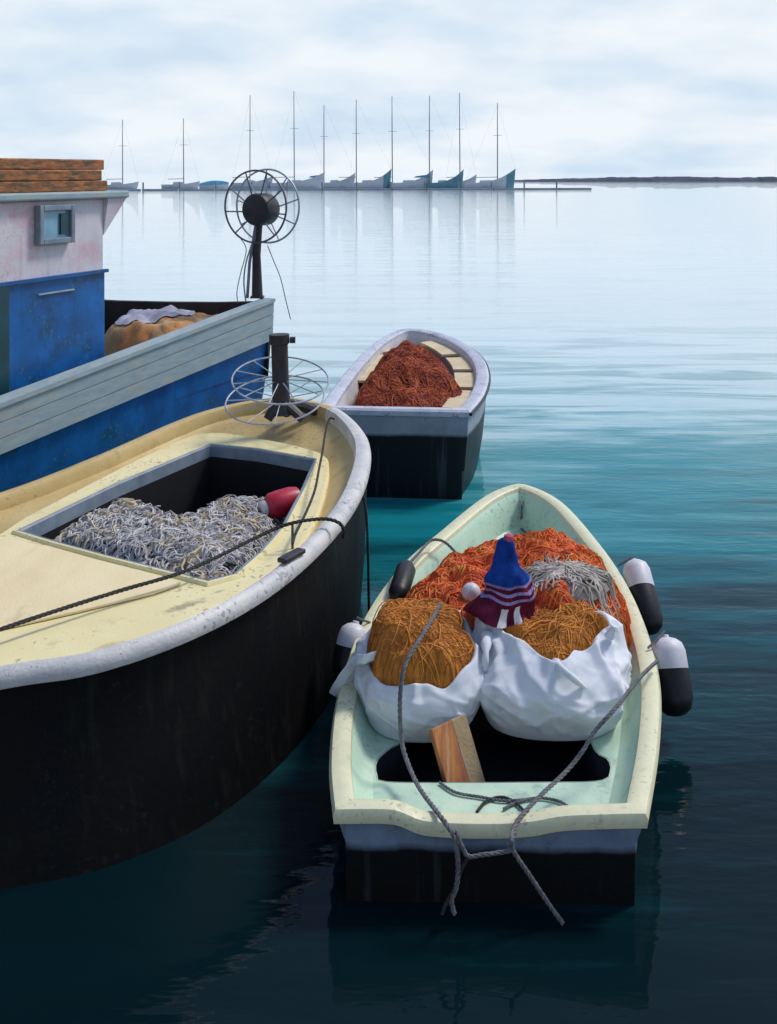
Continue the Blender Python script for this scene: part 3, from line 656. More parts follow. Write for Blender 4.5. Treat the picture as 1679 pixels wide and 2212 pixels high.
    side = [[Vector((p.x, p.y, ztr(p)-.09)) for p in tr], [Vector((p.x, p.y, ztr(p)-.02)) for p in inset(tr, .004)], [Vector((p.x, p.y, ztr(p))) for p in inset(tr, .025)]]
    top.loft(side, True); top.build('trunk', m_cream, t)
    # coaming lip and slate inner wall
    cm = [[Vector((p.x, p.y, ztr(p)+z)) for p in inset(hs, d)] for d, z in ((-.03, 0), (-.022, .018), (.0, .022), (.012, .01), (.014, -.04), (.016, -.085))]
    MB().loft(cm, True).build('coaming', m_coam, t)
    cr_ = [[Vector((p.x, p.y, ztr(p)+z)) for p in inset(hs, d)] for d, z in ((-.045, .001), (-.035, .022), (-.02, .024), (-.018, .018))]
    MB().loft(cr_, True).build('coaming_lip', m_cream, t)
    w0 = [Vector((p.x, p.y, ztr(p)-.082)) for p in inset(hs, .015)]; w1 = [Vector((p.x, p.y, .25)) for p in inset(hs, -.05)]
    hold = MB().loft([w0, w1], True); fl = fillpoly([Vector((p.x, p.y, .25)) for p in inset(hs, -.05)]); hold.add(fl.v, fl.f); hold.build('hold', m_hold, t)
    # flat board forward of the hatch
    bp = [P(x, y, ZT) for x, y in ((-60, 1152), (40, 1150), (230, 1198), (392, 1240), (330, 1262), (160, 1302), (-60, 1350))]
    bp = [Vector((p.x, p.y, ztr(p)+.004)) for p in bp]
    if area2(bp) < 0: bp.reverse()
    b = MB(); b.loft([bp, [p+UP*.018 for p in bp]], True, True, True); b.build('deck_board', m_board, t, False, .006)
    # worn steel chock on the gunwale and rope guide
    c = P(652, 1188, 1.1); q = P(608, 1212, 1.1); dx = (c-q).normalized()
    MB().box((c+q)/2+UP*.0, (c-q).length, .07, .03, (dx, UP.cross(dx), UP)).build('chock', m_dark, t, False, .01)
    c = P(632, 1182, 1.0); MB().tube([c-UP*.06, c+UP*.16], .009, 8).build('rope_guide', m_rope, t)
    # hull drips: fender lanyard eye
    return ring, ztr, hs
yring, yztr, yhatch = build_yellow()
def hold_net():
    px = [(95, 1128), (170, 1092), (243, 1062), (310, 1090), (365, 1112), (430, 1115), (480, 1095), (530, 1060), (585, 1055), (615, 1075), (605, 1130), (560, 1180), (500, 1228), (440, 1240), (380, 1225), (230, 1185), (130, 1155)]
    pl = [P(x, y, .95) for x, y in px]
    t = thing('fishing_net', 'tangled grey fishing net piled in the cream boat hatch', 'net', (sum(p.x for p in pl)/len(pl), sum(p.y for p in pl)/len(pl), .26))
    h = heap([p for p in pl], .66, .95, 26, 150, .05, 7, .55, 0, 0, 2); h.build('net_body', m_netgrey, t)
    strands(h, 430, 130, .013, .0050, 15, 5, .010).build('net_strands', m_strgrey, t)
    strands(h, 200, 50, .016, .005, 16, 6, .004).build('dark_strands', m_netdark, t)
    strands(h, 110, 26, .016, .008, 20, 8, .014).build('cream_strands', m_strcream, t)
hold_net()
def red_items():
    c = P(606, 1088, .95)
    # red and white plastic jerrican lying against the coaming
    t = thing('plastic_buoy', 'red plastic buoy with white end lying on the grey net', 'buoy', (c.x, c.y, .82))
    ax = Vector((.86, .5, .12)).normalized()
    MB().lathe(c-ax*.13+UP*.0, ax, [(.02, 0), (.07, .012), (.10, .05), (.105, .12), (.105, .22), (.09, .28), (.04, .31)], 20).build('body', m_red, t)
    MB().lathe(c-ax*.17, ax, [(.035, 0), (.05, .01), (.06, .04), (.05, .062)], 16).build('end_cap', m_white, t)
    c2 = P(588, 1100, .99)
red_items()
def ydeck_ropes():
    z = 1.075
    a = [P(-30, 1372, z), P(0, 1360, z), P(120, 1320, z), P(260, 1276, z), P(380, 1241, z+.005), P(455, 1210, z+.01), P(540, 1168, z+.03), P(600, 1140, 1.15), P(640, 1128, 1.18), P(680, 1122, 1.18), P(712, 1122, 1.17), P(733, 1130, 1.15), P(741, 1142, 1.10), P(742, 1160, 1.0)]
    tag(rope('mooring_rope', a, .0125, m_ropedark), 'dark rope stretched across the cream deck and over its gunwale', 'rope')
    b = [P(722, 905, 1.30), P(712, 905, 1.29), P(704, 930, 1.24), P(697, 975, 1.17), P(690, 1010, 1.16), P(680, 1060, 1.13), P(660, 1110, 1.10), P(640, 1150, 1.10), P(632, 1175, 1.10)]
    tag(rope('rope', b, .010, m_ropedark), 'thin dark rope running along the inside of the rounded gunwale', 'rope')
    c = [P(790, 1075, .9), P(788, 1100, .75), P(786, 1120, .6)]
    p0 = P(781, 1060, 1.1)
    d = [p0, p0+Vector((.035, -.02, -.15)), p0+Vector((.05, -.03, -.45)), p0+Vector((.055, -.03, -.75)), p0+Vector((.06, -.03, -1.05))]
    t = rope('hanging_rope', d, .011, m_ropedark); tag(t, 'frayed dark rope end hanging from the round gunwale to the water', 'rope')
ydeck_ropes()
def net_reel():
    Y = 10.35; b = PY(612, 858, Y); bz = 1.19
    t = thing('net_reel', 'black post net reel with two pale wire spoked wheels', 'net reel', (b.x, Y, bz))
    x0 = PY(606, 800, Y).x; ztop = PY(606, 722, Y).z
    MB().lathe((x0+.01, Y, bz+.06), (-.03, 0, 1), [(.12, 0), (.10, .03), (.085, .1), (.078, .3), (.078, ztop-bz-.16), (.095, ztop-bz-.14), (.095, ztop-bz-.06)], 20).build('post', m_dark, t)
    MB().lathe((x0+.09, Y-.02, ztop-.05), (1, 0, 0), [(.03, 0), (.03, .05)], 10).build('bolt', m_dark, t)
    for px, py in ((578, 868), (655, 862), (697, 850), (620, 845)):
        e = PY(px, py, Y-.06 if py > 855 else Y+.2); e.z = max(e.z, bz+.02)
        MB().tube([(x0, Y, bz+.16), ((x0+e.x)/2, (Y+e.y)/2, bz+.11), (e.x, e.y, bz+.02)], [.06, .05, .045], 8).build('foot', m_dark, t)
    for (px, py, rx, ry, sh, m) in ((606, 820, 104, 50, 0, m_wire), (594, 862, 106, 51, 1, m_wire)):
        c = PY(px, py, Y-.02); rr = rx*Y/F; zc_ = ry*Y/F; tilt = math.asin(min(.95, zc_/rr))-math.atan2(H-c.z, Y)
        e1 = Vector((1, 0, .06 if sh else -.05)).normalized(); e2 = Vector((0, math.cos(tilt), math.sin(tilt)))
        o = MB().tube([c+e1*(rr*math.cos(a))+e2*(rr*math.sin(a)) for a in [2*math.pi*k/60 for k in range(60)]], .0085, 6, closed=True).build('wheel_ring', m, t)
        for k in range(11):
            a = 2*math.pi*(k+.4*sh)/11; dv = e1*math.cos(a)+e2*math.sin(a)
            MB().tube([Vector((x0, Y, c.z))+dv*.07, c+dv*rr], .0055, 5).build('spoke', m, o)
net_reel()

# ================================================================== GENERIC OPEN BOAT RINGS
def open_ring(side, transom, per=10, n=150, nt_=24):
    s = resample(catmull(side, per), n); tr = resample([Vector(p) for p in transom], nt_)
    return s+tr[1:-1], n, nt_-2

# ================================================================== WHITE-GREY BOAT
def build_white():
    W = .26
    side = [P(693, 882, .69+W), P(725, 836, .72+W), P(765, 786, .78+W), P(812, 740, .86+W), P(866, 713, .93+W), P(922, 714, .93+W), P(985, 733, .87+W), P(1034, 766, .79+W), P(1052, 806, .73+W), P(1042, 850, .70+W), P(1012, 888, .69+W)]
    ring, n, k = open_ring(side, [side[-1], (side[-1]+side[0])/2, side[0]])
    if area2(ring) < 0: pass
    nm = normals2(ring); wt = [1]*n+[.12]*k
    t = thing('rowing_boat', 'lavender-white open boat with rust red net aboard', 'boat', (.1, 14, 0))
    MB().loft([inset(ring, .0, zrel=-.06, nm=nm), inset(ring, .015, z=.66, nm=nm, wts=wt), inset(ring, .05, z=.3, nm=nm, wts=wt), inset(ring, .10, z=0, nm=nm, wts=wt), inset(ring, .4, z=-.3, nm=nm, wts=wt)], True).build('hull', m_wboathull, t)
    pr = [(.0, -.08), (-.025, -.06), (-.025, -.01), (.0, .012), (.10, .012), (.13, -.005), (.135, -.05)]
    cs = (0, n-1)
    MB().loft([cinset(ring, d, cs, nm, zrel=z) for d, z in pr], True).build('gunwale', m_wboat, t)
    MB().loft([cinset(ring, .135, cs, nm, zrel=-.045), cinset(ring, .2, cs, nm, z=lambda p: .62+.03*max(0, p.y-12.7))], True).build('inner_side', m_wboatin, t)
    fl = [Vector((p.x, p.y, .621+.03*max(0, p.y-12.7))) for p in cinset(ring, .2, cs, nm)]
    f = fillpoly(fl); f.build('floor', m_wboatin, t)
    # cream side benches in short lengths, thwart forward
    b0 = cinset(ring, .15, cs, nm, zrel=-.085); b1 = cinset(ring, .40, cs, nm, zrel=-.085)
    for i_, j_ in ((28, 52), (80, 94), (96, 108), (110, 124), (126, 142)):
        lo = [[b0[i]-UP*.03, b0[i], Vector((b1[i].x, b1[i].y, b0[i].z)), Vector((b1[i].x, b1[i].y, b0[i].z-.03))] for i in range(i_, j_)]
        MB().loft(lo, True, True, True).build('side_bench', m_thwart, t, False)
    lo = [[Vector((p.x, p.y, z)) for p in (b0[58], b0[78], b0[82], b0[54])] for z in (b0[60].z-.06, b0[60].z-.03)]
    MB().loft(lo, True, True, True).build('bow_thwart', m_thwart, t, False)
    # rubbing line along the right side, transom pad
    rb = [p+nm[i]*(-.03)+UP*(-.03) for i, p in enumerate(ring[:n])][80:]
    MB().tube(rb, .02, 6).build('rub_line', m_blackrub, t)
    # net
    pl = [P(x, y, .86) for x, y in ((768, 872), (790, 832), (830, 795), (870, 772), (920, 775), (958, 803), (985, 833), (1006, 860), (975, 876), (930, 882), (885, 890), (835, 882))]
    n2 = thing('fishing_net', 'heap of rust red fishing net in the lavender-white boat', 'net', (.1, 13.3, .62))
    # ridge profile of the heap
    h = heap(pl, .70, 1.06, 28, 130, .045, 3.2, .75, .05, .3, 11, zfun=lambda q: .08*math.exp(-((q.x-.15)/.45)**2)+.16*(1/(1+math.exp(-(q.y-(12.85+.3*math.sin(q.x*2.2+.6)))/.035))-.5))
    h.build('net_body', m_brownnet, n2)
    strands(h, 420, 46, .03, .005, 3, 12, .004).build('net_strands', m_brownstr, n2)
build_white()

# ================================================================== SKIFF (mint and cream)
def build_skiff():
    Lc = P(730, 1748, .45); Rc = P(1390, 1757, .45)
    side = [Lc, P(722, 1640, .455), P(738, 1500, .48), P(790, 1342, .54), P(870, 1226, .60), P(960, 1146, .68), P(1045, 1078, .75), P(1100, 1052, .78), P(1138, 1050, .785), P(1210, 1086, .75), P(1288, 1172, .68), P(1350, 1264, .60), P(1395, 1372, .53), P(1418, 1480, .48), P(1414, 1610, .455), Rc]
    def T(f, dz): p = Rc.lerp(Lc, f); return Vector((p.x, p.y, p.z+dz))
    trans = [T(0, 0), T(.10, -.005), T(.26, -.018), T(.36, -.045), T(.46, -.058), T(.58, -.06), T(.66, -.056), T(.73, -.045), T(.80, -.004), T(.86, .004), T(1, 0)]
    tr = catmull(trans, 6); ring, n, k = open_ring(side, tr, 10, 170, 40)
    nm = normals2(ring); wt = [1]*n+[.15]*k
    # flare: the bow sections fall in more towards the waterline
    bow = [1+1.6*max(0, (p.y-8.3)/1.4) for p in ring[:n]]+[.15]*k
    t = thing('skiff', 'mint green and cream open skiff loaded with nets', 'boat', (.7, 7.3, 0))
    MB().loft([inset(ring, .0, zrel=-.05, nm=nm), inset(ring, .03, z=.3, nm=nm, wts=bow), inset(ring, .08, z=.1, nm=nm, wts=bow), inset(ring, .12, z=0, nm=nm, wts=bow), inset(ring, .3, z=-.3, nm=nm, wts=wt)], True).build('hull', m_skiffhull, t)
    pr = [(.004, -.075), (-.02, -.06), (-.026, -.02), (-.012, .006), (.02, .014), (.065, .012), (.085, .0), (.092, -.03)]
    cs = (0, n-1)
    MB().loft([cinset(ring, d, cs, nm, zrel=z) for d, z in pr], True).build('gunwale', m_rim, t)
    fz = lambda p: .31+max(0, p.y-7.6)*.08
    i0 = cinset(ring, .092, cs, nm, zrel=-.028); i1 = cinset(ring, .13, cs, nm, zrel=-.08)
    i2 = cinset(ring, .155, cs, nm, z=lambda p: fz(p)+.03); i3 = cinset(ring, .20, cs, nm, z=lambda p: fz(p))
    for r_ in (i1,):
        for q in r_: q.z = max(q.z, fz(q)+.04)
    MB().loft([i0, i1, i2, i3], True).build('inner_side', m_mint, t)
    # floor pan with the footwell opening
    hz = .31
    hl = [P(x, y, hz) for x, y in ((835, 1688), (1000, 1690), (1150, 1689), (1295, 1686), (1318, 1665), (1312, 1640), (1285, 1622), (1262, 1560), (1250, 1500), (900, 1500), (880, 1590), (840, 1620), (815, 1645), (815, 1672))]
    hl = resample(catmull(hl, 6, True), 90, True)
    if area2(hl) < 0: hl.reverse()
    fo = [Vector((p.x, p.y, 0)) for p in i3]; ho = [Vector((p.x, p.y, 0)) for p in hl]
    f = fillpoly(fo, [ho])
    for v in f.v: v.z = fz(v)
    f.build('floor_pan', m_mintfloor, t)
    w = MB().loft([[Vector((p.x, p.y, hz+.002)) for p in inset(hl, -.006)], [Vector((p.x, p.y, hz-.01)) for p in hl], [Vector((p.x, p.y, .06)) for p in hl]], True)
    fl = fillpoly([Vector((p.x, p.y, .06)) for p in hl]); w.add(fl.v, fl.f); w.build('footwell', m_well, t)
    # bow eye and painter stub
    be = P(1126, 1078, .70); be = Vector((be.x, be.y-.05, .69))
    MB().tube([be+Vector((0, .06, .0)), be+Vector((0, -.01, .01)), be+Vector((0, -.02, -.05)), be+Vector((0, .05, -.06))], .01, 6).build('bow_eye', m_wire, t)
    q = [be, P(1127, 1110, .60), P(1127, 1128, .50), P(1140, 1136, .48), P(1148, 1146, .47), P(1138, 1153, .46), P(1126, 1146, .46)]
    for i in range(2, 7): q[i].z = fz(q[i])+.02
    tag(rope('painter_rope', q, .009, m_rope), 'short grey rope with curled end inside the mint skiff bow', 'rope')
    # dark thwart line behind the red net
    a = P(985, 1212, .70); b = P(1190, 1206, .76); m_ = P(1088, 1190, .78)
    tag(rope('rubber_hose', [a, a.lerp(m_, .5)+Vector((0, .03, .01)), m_, m_.lerp(b, .5)+Vector((0, .03, .01)), b], .028, m_blackrub, None, 10, 1), 'black curved rubber hose behind the red net in the skiff', 'hose')
    return ring, n, fz
sring, sn, sfz = build_skiff()

# red-orange net pile amidships
def skiff_nets():
    pl = [P(x, y, .62) for x, y in ((862, 1310), (905, 1262), (960, 1228), (1060, 1214), (1150, 1210), (1230, 1216), (1312, 1246), (1356, 1296), (1358, 1350), (1280, 1400), (1100, 1420), (930, 1400))]
    for p in pl: p.z = 0
    t = thing('fishing_net', 'vermilion fishing net spread behind the white sacks in the skiff', 'net', (.8, 7.4, .32))
    h = heap(pl, .42, .82, 28, 140, .05, 6, .4, .06, .4, 21, zfun=lambda q: .10*math.exp(-((q.x-1.15)/.35)**2)); h.build('net_body', m_rednet, t)
    strands(h, 420, 90, .017, .0040, 7, 22, .003).build('net_strands', m_redstr, t)
    strands(h, 120, 30, .018, .0045, 9, 23, .004).build('ochre_strands', m_orstr, t)
    # grey-green bunch lying on it, strands radiating
    c = P(1222, 1262, .86); t2 = thing('net_bundle', 'grey-green bundle of net fanned out on the vermilion net', 'net', (c.x, c.y, .75)); bv = bvh_of(h)
    pl = [c+Vector((.30*math.cos(a)*(1+.15*math.sin(3*a)), .24*math.sin(a), 0)) for a in [2*math.pi*k/16 for k in range(16)]]
    for p in pl: p.z = 0
    def follow(q):
        r_ = bv.ray_cast(Vector((q.x, q.y, 5)), Vector((0, 0, -1))); return (r_[0].z-.8 if r_[0] else 0)
    g = heap(pl, .84, .95, 16, 80, .02, 9, .9, 0, 0, 31); g.build('net_body', m_greennet, t2)
    rnd = random.Random(4); mb = MB(); gv = bvh_of(g)
    for k in range(170):
        a = rnd.uniform(0, 6.283); r0, r1 = rnd.uniform(0, .08), rnd.uniform(.16, .36); pts = []
        for i in range(16):
            u = r0+(r1-r0)*i/15; aa = a+.35*noise.noise(Vector((k, i*.2, 0))); q = c+Vector((u*math.cos(aa), u*.8*math.sin(aa), 0))
            z = -9
            for B in (gv, bv):
                h_ = B.ray_cast(Vector((q.x, q.y, 5)), Vector((0, 0, -1)))
                if h_[0]: z = max(z, h_[0].z)
            if z < -5: break
            pts.append(Vector((q.x, q.y, z+.016+.006*math.sin(i*.7+k))))
        if len(pts) > 4: mb.tube(pts, rnd.uniform(.004, .007), 4)
    mb.build('net_strands', mat('pale_green_grey_twine', (.56, .49, .45), (.30, .28, .22), .75, 9), t2)
skiff_nets()

def sack(label, cx, cy, zb, hw, hd, ztop, knots, rimf, fill_m, str_m, seed, fill_z, rot=0, folds=1.0, dirn=None, rin=.8, vee=False, bands=()):
    t = thing('net_sack', label, 'sack', (cx, cy, zb), 'white net sacks in the skiff')
    na, nr = 200, 60; rings = []
    ca, sa = math.cos(rot), math.sin(rot)
    def base(a, u):       # u: 0 bottom centre .. 1 rim
        zr = rimf(a); hh = ztop-zb
        if u < .18: k = u/.18; rr = .80*k; z = zb+.01*(1-k)
        else:
            k = (u-.18)/.82; rr = .80+.22*math.sin(math.pi*min(1, k*1.15)*.62)-.02*k; rr -= (1-rin+.22)*max(0, k-.6)**2*2.2*(zr)
            z = zb+(hh*zr)*(k**.92)
        se = 1/((abs(math.cos(a))**2.6+abs(math.sin(a))**2.6)**(1/2.6))
        if vee and u > .6:                # mouth drawn back, its front lip cut to a V
            kk = ((u-.6)/.4)**1.6; rr *= 1-kk*.34*(1-math.exp(-((a-4.75)/.30)**2))*max(0, -math.sin(a))**.5
        x, y = hw*rr*math.cos(a)*se, hd*rr*math.sin(a)*se
        return Vector((cx+x*ca-y*sa, cy+x*sa+y*ca, z))
    for i in range(nr+1):
        u = i/nr; ring = []
        for j in range(na):
            a = 2*math.pi*j/na; p = base(a, u); k = max(0, (u-.15))
            dirv = Vector((p.x-cx, p.y-cy, .0)); dirv = dirv.normalized() if dirv.length > 1e-5 else Vector((0, 0, 1))
            nrm = (dirv+UP*(.7*u)).normalized()
            wp = noise.noise(Vector((p.x*3+seed, p.y*3, p.z*3)))
            dsp = .035*noise.noise(Vector((p.x*2.4, p.y*2.4, p.z*3+seed)))
            rdg = 1-abs(noise.noise(Vector((math.cos(a)*1.9+wp*.35, math.sin(a)*1.9+seed, u*.7+wp*.4))))*3.4
            dsp += folds*.015*max(-.5, rdg)*min(1, k*2.2)
            sw = 1-abs(noise.noise(Vector((p.x*2.2+wp, p.y*2.2+seed, p.z*10+2.5*wp))))*3.2
            dsp += folds*.008*max(-.6, sw)*min(1, k*2)*(1-.6*u)
            q_ = Vector((p.x*3.3+.9*wp, p.y*3.3+seed*3, p.z*4.2-.7*wp)); c1 = 1-min(1, abs(noise.noise(q_))*3.0); c2 = 1-min(1, abs(noise.noise(q_*2.1+Vector((7, 3, 1))))*3.0)
            dsp += folds*(.022*c1*c1+.014*c2*c2-.011)*(1-u**5)*min(1, k*3)
            for kx in knots:
                dv = p-kx; dd = dv.length; e1 = Vector((1, .2, 0)).normalized()
                fa = math.atan2(dv.z, dv.dot(e1))
                dsp += folds*.045*math.exp(-dd/.42)*((1-abs(math.sin(fa*3.1+seed+.9*wp)))**1.2-.4)*min(1, dd/.10)
            ring.append(p+nrm*dsp*min(1, u*5))
        rings.append(ring)
    for j in range(na):                       # uneven hem
        a = 2*math.pi*j/na; e = noise.fractal(Vector((math.cos(a)*1.3, math.sin(a)*1.3, seed+.5)), .8, 2, 2)
        for i in range(nr-14, nr+1): rings[i][j].z += .07*e*((i-nr+14)/14)**1.5
    top = rings[-1]; cen = Vector((cx, cy, 0))
    for s, dz in ((.006, .006), (.018, .004), (.03, -.012), (.07, -.07)):     # turned hem
        rings.append([p+(Vector((cx, cy, p.z))-p).normalized()*s+UP*dz for p in top])
    mb = MB(); mb.loft(rings, True, True, False); o = mb.build('cloth', m_sack, t)
    o.data.set_sharp_from_angle(angle=R(180))
    pl = [Vector((p.x, p.y, 0)) for p in rings[-2]][::6]
    zr_ = sum(p.z for p in rings[-1])/na
    edge_z = {}
    h = heap(pl, zr_-.05, fill_z, 36, 160, .035, 5, .5, .075, 1.9 if seed == 1 else .7, seed+40)
    # the net follows the hem so that it never pokes through the cloth
    import bisect
    for idx, v in enumerate(h.v):
        a = math.atan2(v.y-cy, v.x-cx)-rot; zr = zb+(ztop-zb)*rimf(a % (2*math.pi)); rim_r = base(a % (2*math.pi), 1.0); f = min(1, ((v-cen).to_2d().length)/max(.01, (rim_r-cen).to_2d().length)); v.z += (zr-.015-zr_)*f**2
    h.build('net_fill', fill_m, t)
    netmesh(h, .026, .0019, dirn or .3, seed+50).build('net_mesh', str_m, t)
    netmesh(h, .034, .0017, (dirn or .3)+1.1, seed+60, .005).build('net_mesh', m_ochredark, t)
    strands(h, 60, 60, .018, .0032, 3, seed+50, .004, dirn=dirn).build('net_strands', str_m, t)
    sb = bvh_of(mb)
    for bd in bands:                          # rolled folds of cloth lying on the sack
        pts = []
        for x, y in bd:
            hit = sb.ray_cast(Vector((0, 0, H)), Vector(((x-CX)/F, 1, -(y-YH)/F)).normalized())
            pts.append(hit[0]+(hit[1] if hit[1].y < 0 else -hit[1])*.008 if hit[0] else P(x, y, ztop))
        pts = resample(catmull(pts, 8), 40); nn = len(pts)
        MB().tube(pts, [.034*math.sin(math.pi*(.12+.80*i/(nn-1)))**.8*(1+.18*math.sin(i*.9)) for i in range(nn)], 10).build('rolled_fold', m_sack, t)
    for kx in knots[:1]:
        kb = MB(); kb.lathe(kx-Vector((0, 0, .03)), (.3, -.4, 1), [(.03, -.03), (.026, 0), (.017, .016), (.022, .024), (.02, .034), (.014, .04), (.024, .06), (.03, .07), (.01, .066)], 12); kb.build('knot', m_sack, t)
    return t
def sacks():
    cl = Vector((.185, 6.60))
    def rim_l(a):                # 0..1 height of the hem round the left sack: low at the front, high to the right and back
        return .80+.16*max(0, math.cos(a-.35))+.10*max(0, math.sin(a))-.07*max(0, math.cos(a-4.9))**3
    ls = sack('white sack overflowing with orange-brown net, its knotted corner over the gunwale', .185, 6.60, .315, .375, .50, .76, [], rim_l, m_ornet, m_orstr, 1, .85, 0.05, 1.0, .3, .86, bands=[((1040, 1320), (1052, 1355), (1050, 1400), (1046, 1450))])
    sack_tail(ls)
    def rim_r(a): return .88+.18*max(0, math.cos(a-.45))**2+.14*max(0, math.cos(a-2.7))**2-.20*max(0, math.cos(a-1.75))**3
    sack('bulging white sack gathered in folds to a knot, orange net showing on top', .955, 6.62, .315, .475, .52, .80, [P(1320, 1356, .84), P(1066, 1366, .82)], rim_r, m_ornet, m_orstr, 2, .84, -.05, 1.3, .9, .70, True, bands=[((1128, 1352), (1165, 1392), (1208, 1440), (1262, 1486)), ((1318, 1360), (1270, 1385), (1225, 1400))])
def sack_tail(parent):
    pts = [P(800, 1420, .74), P(782, 1424, .70), P(766, 1432, .63), P(752, 1452, .57), P(742, 1476, .50), P(738, 1492, .44)]
    c = resample(catmull(pts, 8), 30); mb = MB(); rings = []
    for i, p in enumerate(c):
        u = i/29; w = .055*(.5+.5*abs(math.cos(u*3.3)))+.03*u+.014*noise.noise(Vector((u*7, 1, 0))); th_ = .03*(1-.3*u); rings.append([p+Vector((w*math.cos(a)*.8+.006*math.sin(5*a+u*6), w*math.cos(a)*.5, th_*math.sin(a)+.012*math.sin(3*a+u*4))) for a in [2*math.pi*k/18 for k in range(18)]])
    mb.loft(rings, True, True, True); mb.build('tied_corner', m_sack, parent)
sacks()
def jacket():
    c = Vector(P(1082, 1318, .86)); zb = c.z-.02; tip = PY(1098, 1162, c.y+.02)
    t = thing('wool_hat', 'pointed blue knitted hat with maroon band and white stripes', 'hat', (c.x, c.y, zb))
    hh = tip.z-zb
    def prof(k0, k1, n=10):
        res = []
        for i in range(n+1):
            k = k0+(k1-k0)*i/n; r = .165*(1-k)**1.2+.028+.012*math.exp(-((k-.93)/.06)**2); res.append((k, r))
        return res
    def band(k0, k1, m, nm, extra=0, a0=0, a1=6.2832):
        rings = []; na = 204
        for k, r in prof(k0, k1):
            ring = []
            for j in range(na if a1-a0 > 6 else na+1):
                a = a0+(a1-a0)*j/na; w = 1+.16*math.sin(3*a+1+k*3)*(1-.4*k)+.34*noise.noise(Vector((math.cos(a)*1.5, math.sin(a)*1.5, k*5)))+(.012*math.sin(34*a) if k < .42 else .006*math.sin(34*a))
                ring.append(Vector((c.x+(tip.x-c.x)*k+.018*math.sin(math.pi*k*1.6)+(r*w+extra)*1.12*math.cos(a), c.y+(tip.y-c.y)*k+(r*w+extra)*.8*math.sin(a), zb+hh*k+(.018*math.sin(2*a+.5)+.012*math.sin(5*a))*(1-k)*(1 if k < .5 else .6))))
            rings.append(ring)
        MB().loft(rings, a1-a0 > 6, False, a1-a0 > 6).build(nm, m, t)
    band(0, .40, m_clmar, 'maroon_band'); band(.40, .985, m_clblue, 'blue_crown', .002)
    for k in (.24, .32, .40): band(k, k+.032, m_cllil, 'lilac_stripe', .004)
    for a in (4.55, 5.05): band(.0, .19, m_clwhite, 'white_stripe', .005, a, a+.24)
    MB().lathe(tip-UP*.035, (.1, 0, 1), [(.008, 0), (.028, .012), (.034, .03), (.028, .05), (.008, .06)], 14).build('pompom', m_pink, t)
    # white float beside it
    f = P(1014, 1283, .84); ft = MB().lathe(f-UP*.05, (.2, 0, 1), [(.06*math.sin(math.pi*(i+.15)/12.3), .06-.06*math.cos(math.pi*(i+.15)/12.3)) for i in range(13)], 22).build('net_float', m_white); tag(ft, 'small white round float on the vermilion net beside the knitted hat', 'float')
jacket()
def plank():
    a = P(1012, 1684, .14); 
    p0 = P(1015, 1682, .30); p1 = P(960, 1562, .30)
    p0 = Vector((p0.x, p0.y+.03, .16)); p1 = PY(965, 1560, 6.02); 
    dx = (p1-p0).normalized(); sd = dx.cross(UP).normalized()
    t = thing('wooden_plank', 'orange and tan wooden board slanting out of the dark footwell', 'plank', tuple(p0))
    upv = sd.cross(dx)
    MB().box((p0+p1)/2-sd*.05, (p1-p0).length, .15, .03, (dx, sd, upv)).build('orange_board', m_plank, t, False, .004)
    MB().box((p0+p1)/2+sd*.085-upv*.006, (p1-p0).length, .11, .03, (dx, sd, upv)).build('tan_board', m_plankedge, t, False, .004)
plank()
def fenders():
    G = 'black and white fenders hung on the skiff'
    def fender(a, b, r, label, lash):
        ax = b-a; ln = ax.length; axn = ax.normalized(); t = thing('fender', label, 'fender', tuple(a), G)
        k = .40
        MB().lathe(a, axn, [(.012, -.02), (.02, -.018), (.024, -.004), (r*.55, .006), (r*.85, .03), (r, .075), (r*1.02, ln*k)], 24).build('white_lit_top', m_white, t)
        MB().lathe(a, axn, [(r*.6, ln*k-.001), (r*1.02, ln*k+.002), (r*1.04, ln*k+.05), (r*1.04, ln-.10), (r*.85, ln-.04), (r*.5, ln-.008), (.02, ln)], 24).build('black_shaded_body', m_blackrub, t)  # black here paints the shaded lower part of a white fender
        rope('lanyard', [a-axn*.04, (a+lash)/2+UP*.02, lash], .008, m_rope, t)
    fender(P(1358, 1218, .66)+Vector((.05, .04, 0)), P(1408, 1368, .30), .10, 'white fender, shaded lower part painted black, hanging beside the vermilion net', P(1335, 1222, .63))
    fender(P(1438, 1378, .56), P(1462, 1548, .16), .112, 'larger white fender, shaded lower part painted black, beside the gathered white sack', P(1400, 1400, .54))
    fender(P(768, 1348, .58), P(742, 1472, .26), .095, 'white fender, shaded lower part painted black, beside the sack of orange-brown net', P(800, 1345, .55))
    t = thing('fender', 'short black fender lying on the gunwale by the red net', 'fender', tuple(P(868, 1255, .62)), G)
    a = P(880, 1222, .66); b = P(858, 1292, .60); axn = (b-a).normalized(); ln = (b-a).length
    MB().lathe(a, axn, [(.02, 0), (.055, .02), (.072, .07), (.072, ln-.07), (.05, ln-.02), (.015, ln)], 20).build('black_shaded_body', m_blackrub, t)
    tag(rope('rope', [P(880, 1222, .68), P(905, 1195, .70), P(928, 1170, .72), P(946, 1166, .72), P(965, 1174, .68), P(985, 1194, .62), P(1000, 1212, .56)], .011, m_rope), 'grey rope from black fender over the mint skiff gunwale', 'rope')
fenders()
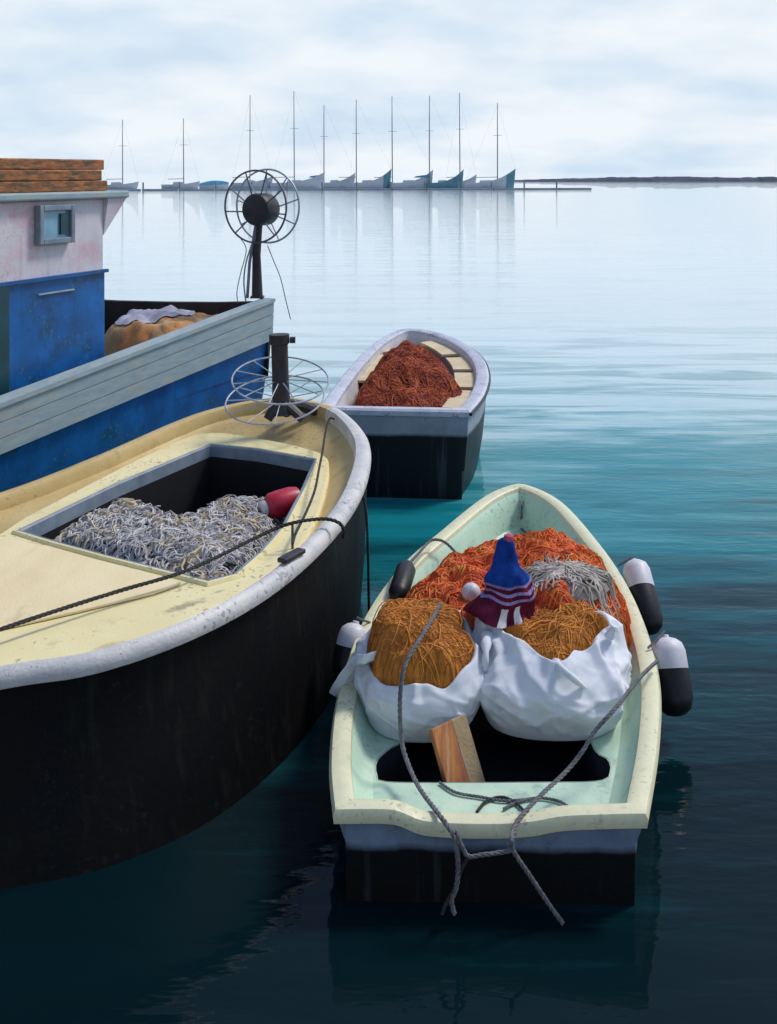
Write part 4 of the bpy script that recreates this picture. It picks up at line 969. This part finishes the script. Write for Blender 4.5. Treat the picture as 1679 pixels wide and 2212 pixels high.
def bridle():
    top = .93
    l1 = [P(952, 1305, .95), P(936, 1335, .965), P(905, 1385, .95), P(880, 1425, .90), P(868, 1470, .82), P(864, 1530, .68), P(868, 1600, .50), P(880, 1645, .44), P(905, 1700, .42), P(945, 1755, .43), P(968, 1785, .425), P(982, 1808, .40)]
    tr_y = P(985, 1800, .40).y-.055
    f = lambda x, y: PY(x, y, tr_y)
    tag(rope('mooring_rope', l1+[f(987, 1835), f(990, 1880), f(985, 1920), f(975, 1945), f(982, 1975)], .0125, m_rope), 'grey rope over orange-brown net sack, hanging down the transom', 'rope')
    l2 = [P(1420, 1428, .56), P(1385, 1462, .66), P(1330, 1530, .68), P(1285, 1580, .60), P(1262, 1618, .53), P(1225, 1665, .45), P(1165, 1722, .43), P(1125, 1765, .42), P(1110, 1790, .405), f(1106, 1815), f(1109, 1838), f(1140, 1885), f(1180, 1945), f(1216, 1995)]
    tag(rope('mooring_rope', l2, .0115, m_rope), 'grey rope from the skiff gunwale beside gathered sack over the transom', 'rope')
    l3 = [f(984, 1795), f(998, 1828), f(1012, 1850), f(1040, 1847), f(1080, 1842), f(1109, 1836)]
    tag(rope('rope', l3, .011, m_rope), 'short grey rope tied across the black transom between two lines', 'rope')
    l4 = [f(1012, 1852), f(996, 1880), f(985, 1915), f(965, 1950), f(955, 1975)]
    tag(rope('rope', l4, .009, m_ropedark), 'dark thin rope end hanging into the water off the transom', 'rope')
    # loose line ends on the stern platform
    for q, lab in (((( 950, 1690), (985, 1712), (1040, 1722), (1090, 1730), (1150, 1726)), 'loose rope lying from the dark footwell across the mint stern'),
                   (((1030, 1755), (1050, 1732), (1085, 1722), (1115, 1735), (1135, 1755)), 'dark rope arc lying on the mint stern platform'),
                   (((1088, 1748), (1120, 1732), (1165, 1724), (1210, 1732), (1240, 1752)), 'blue-grey rope arc lying on the mint stern platform')):
        pts = [P(x, y, .322) for x, y in q]; tag(rope('rope', pts, .008, m_rope if 'dark rope' not in lab else m_ropedark), lab, 'rope')
bridle()
for o in bpy.data.objects:
    if '_o' in o: del o['_o']
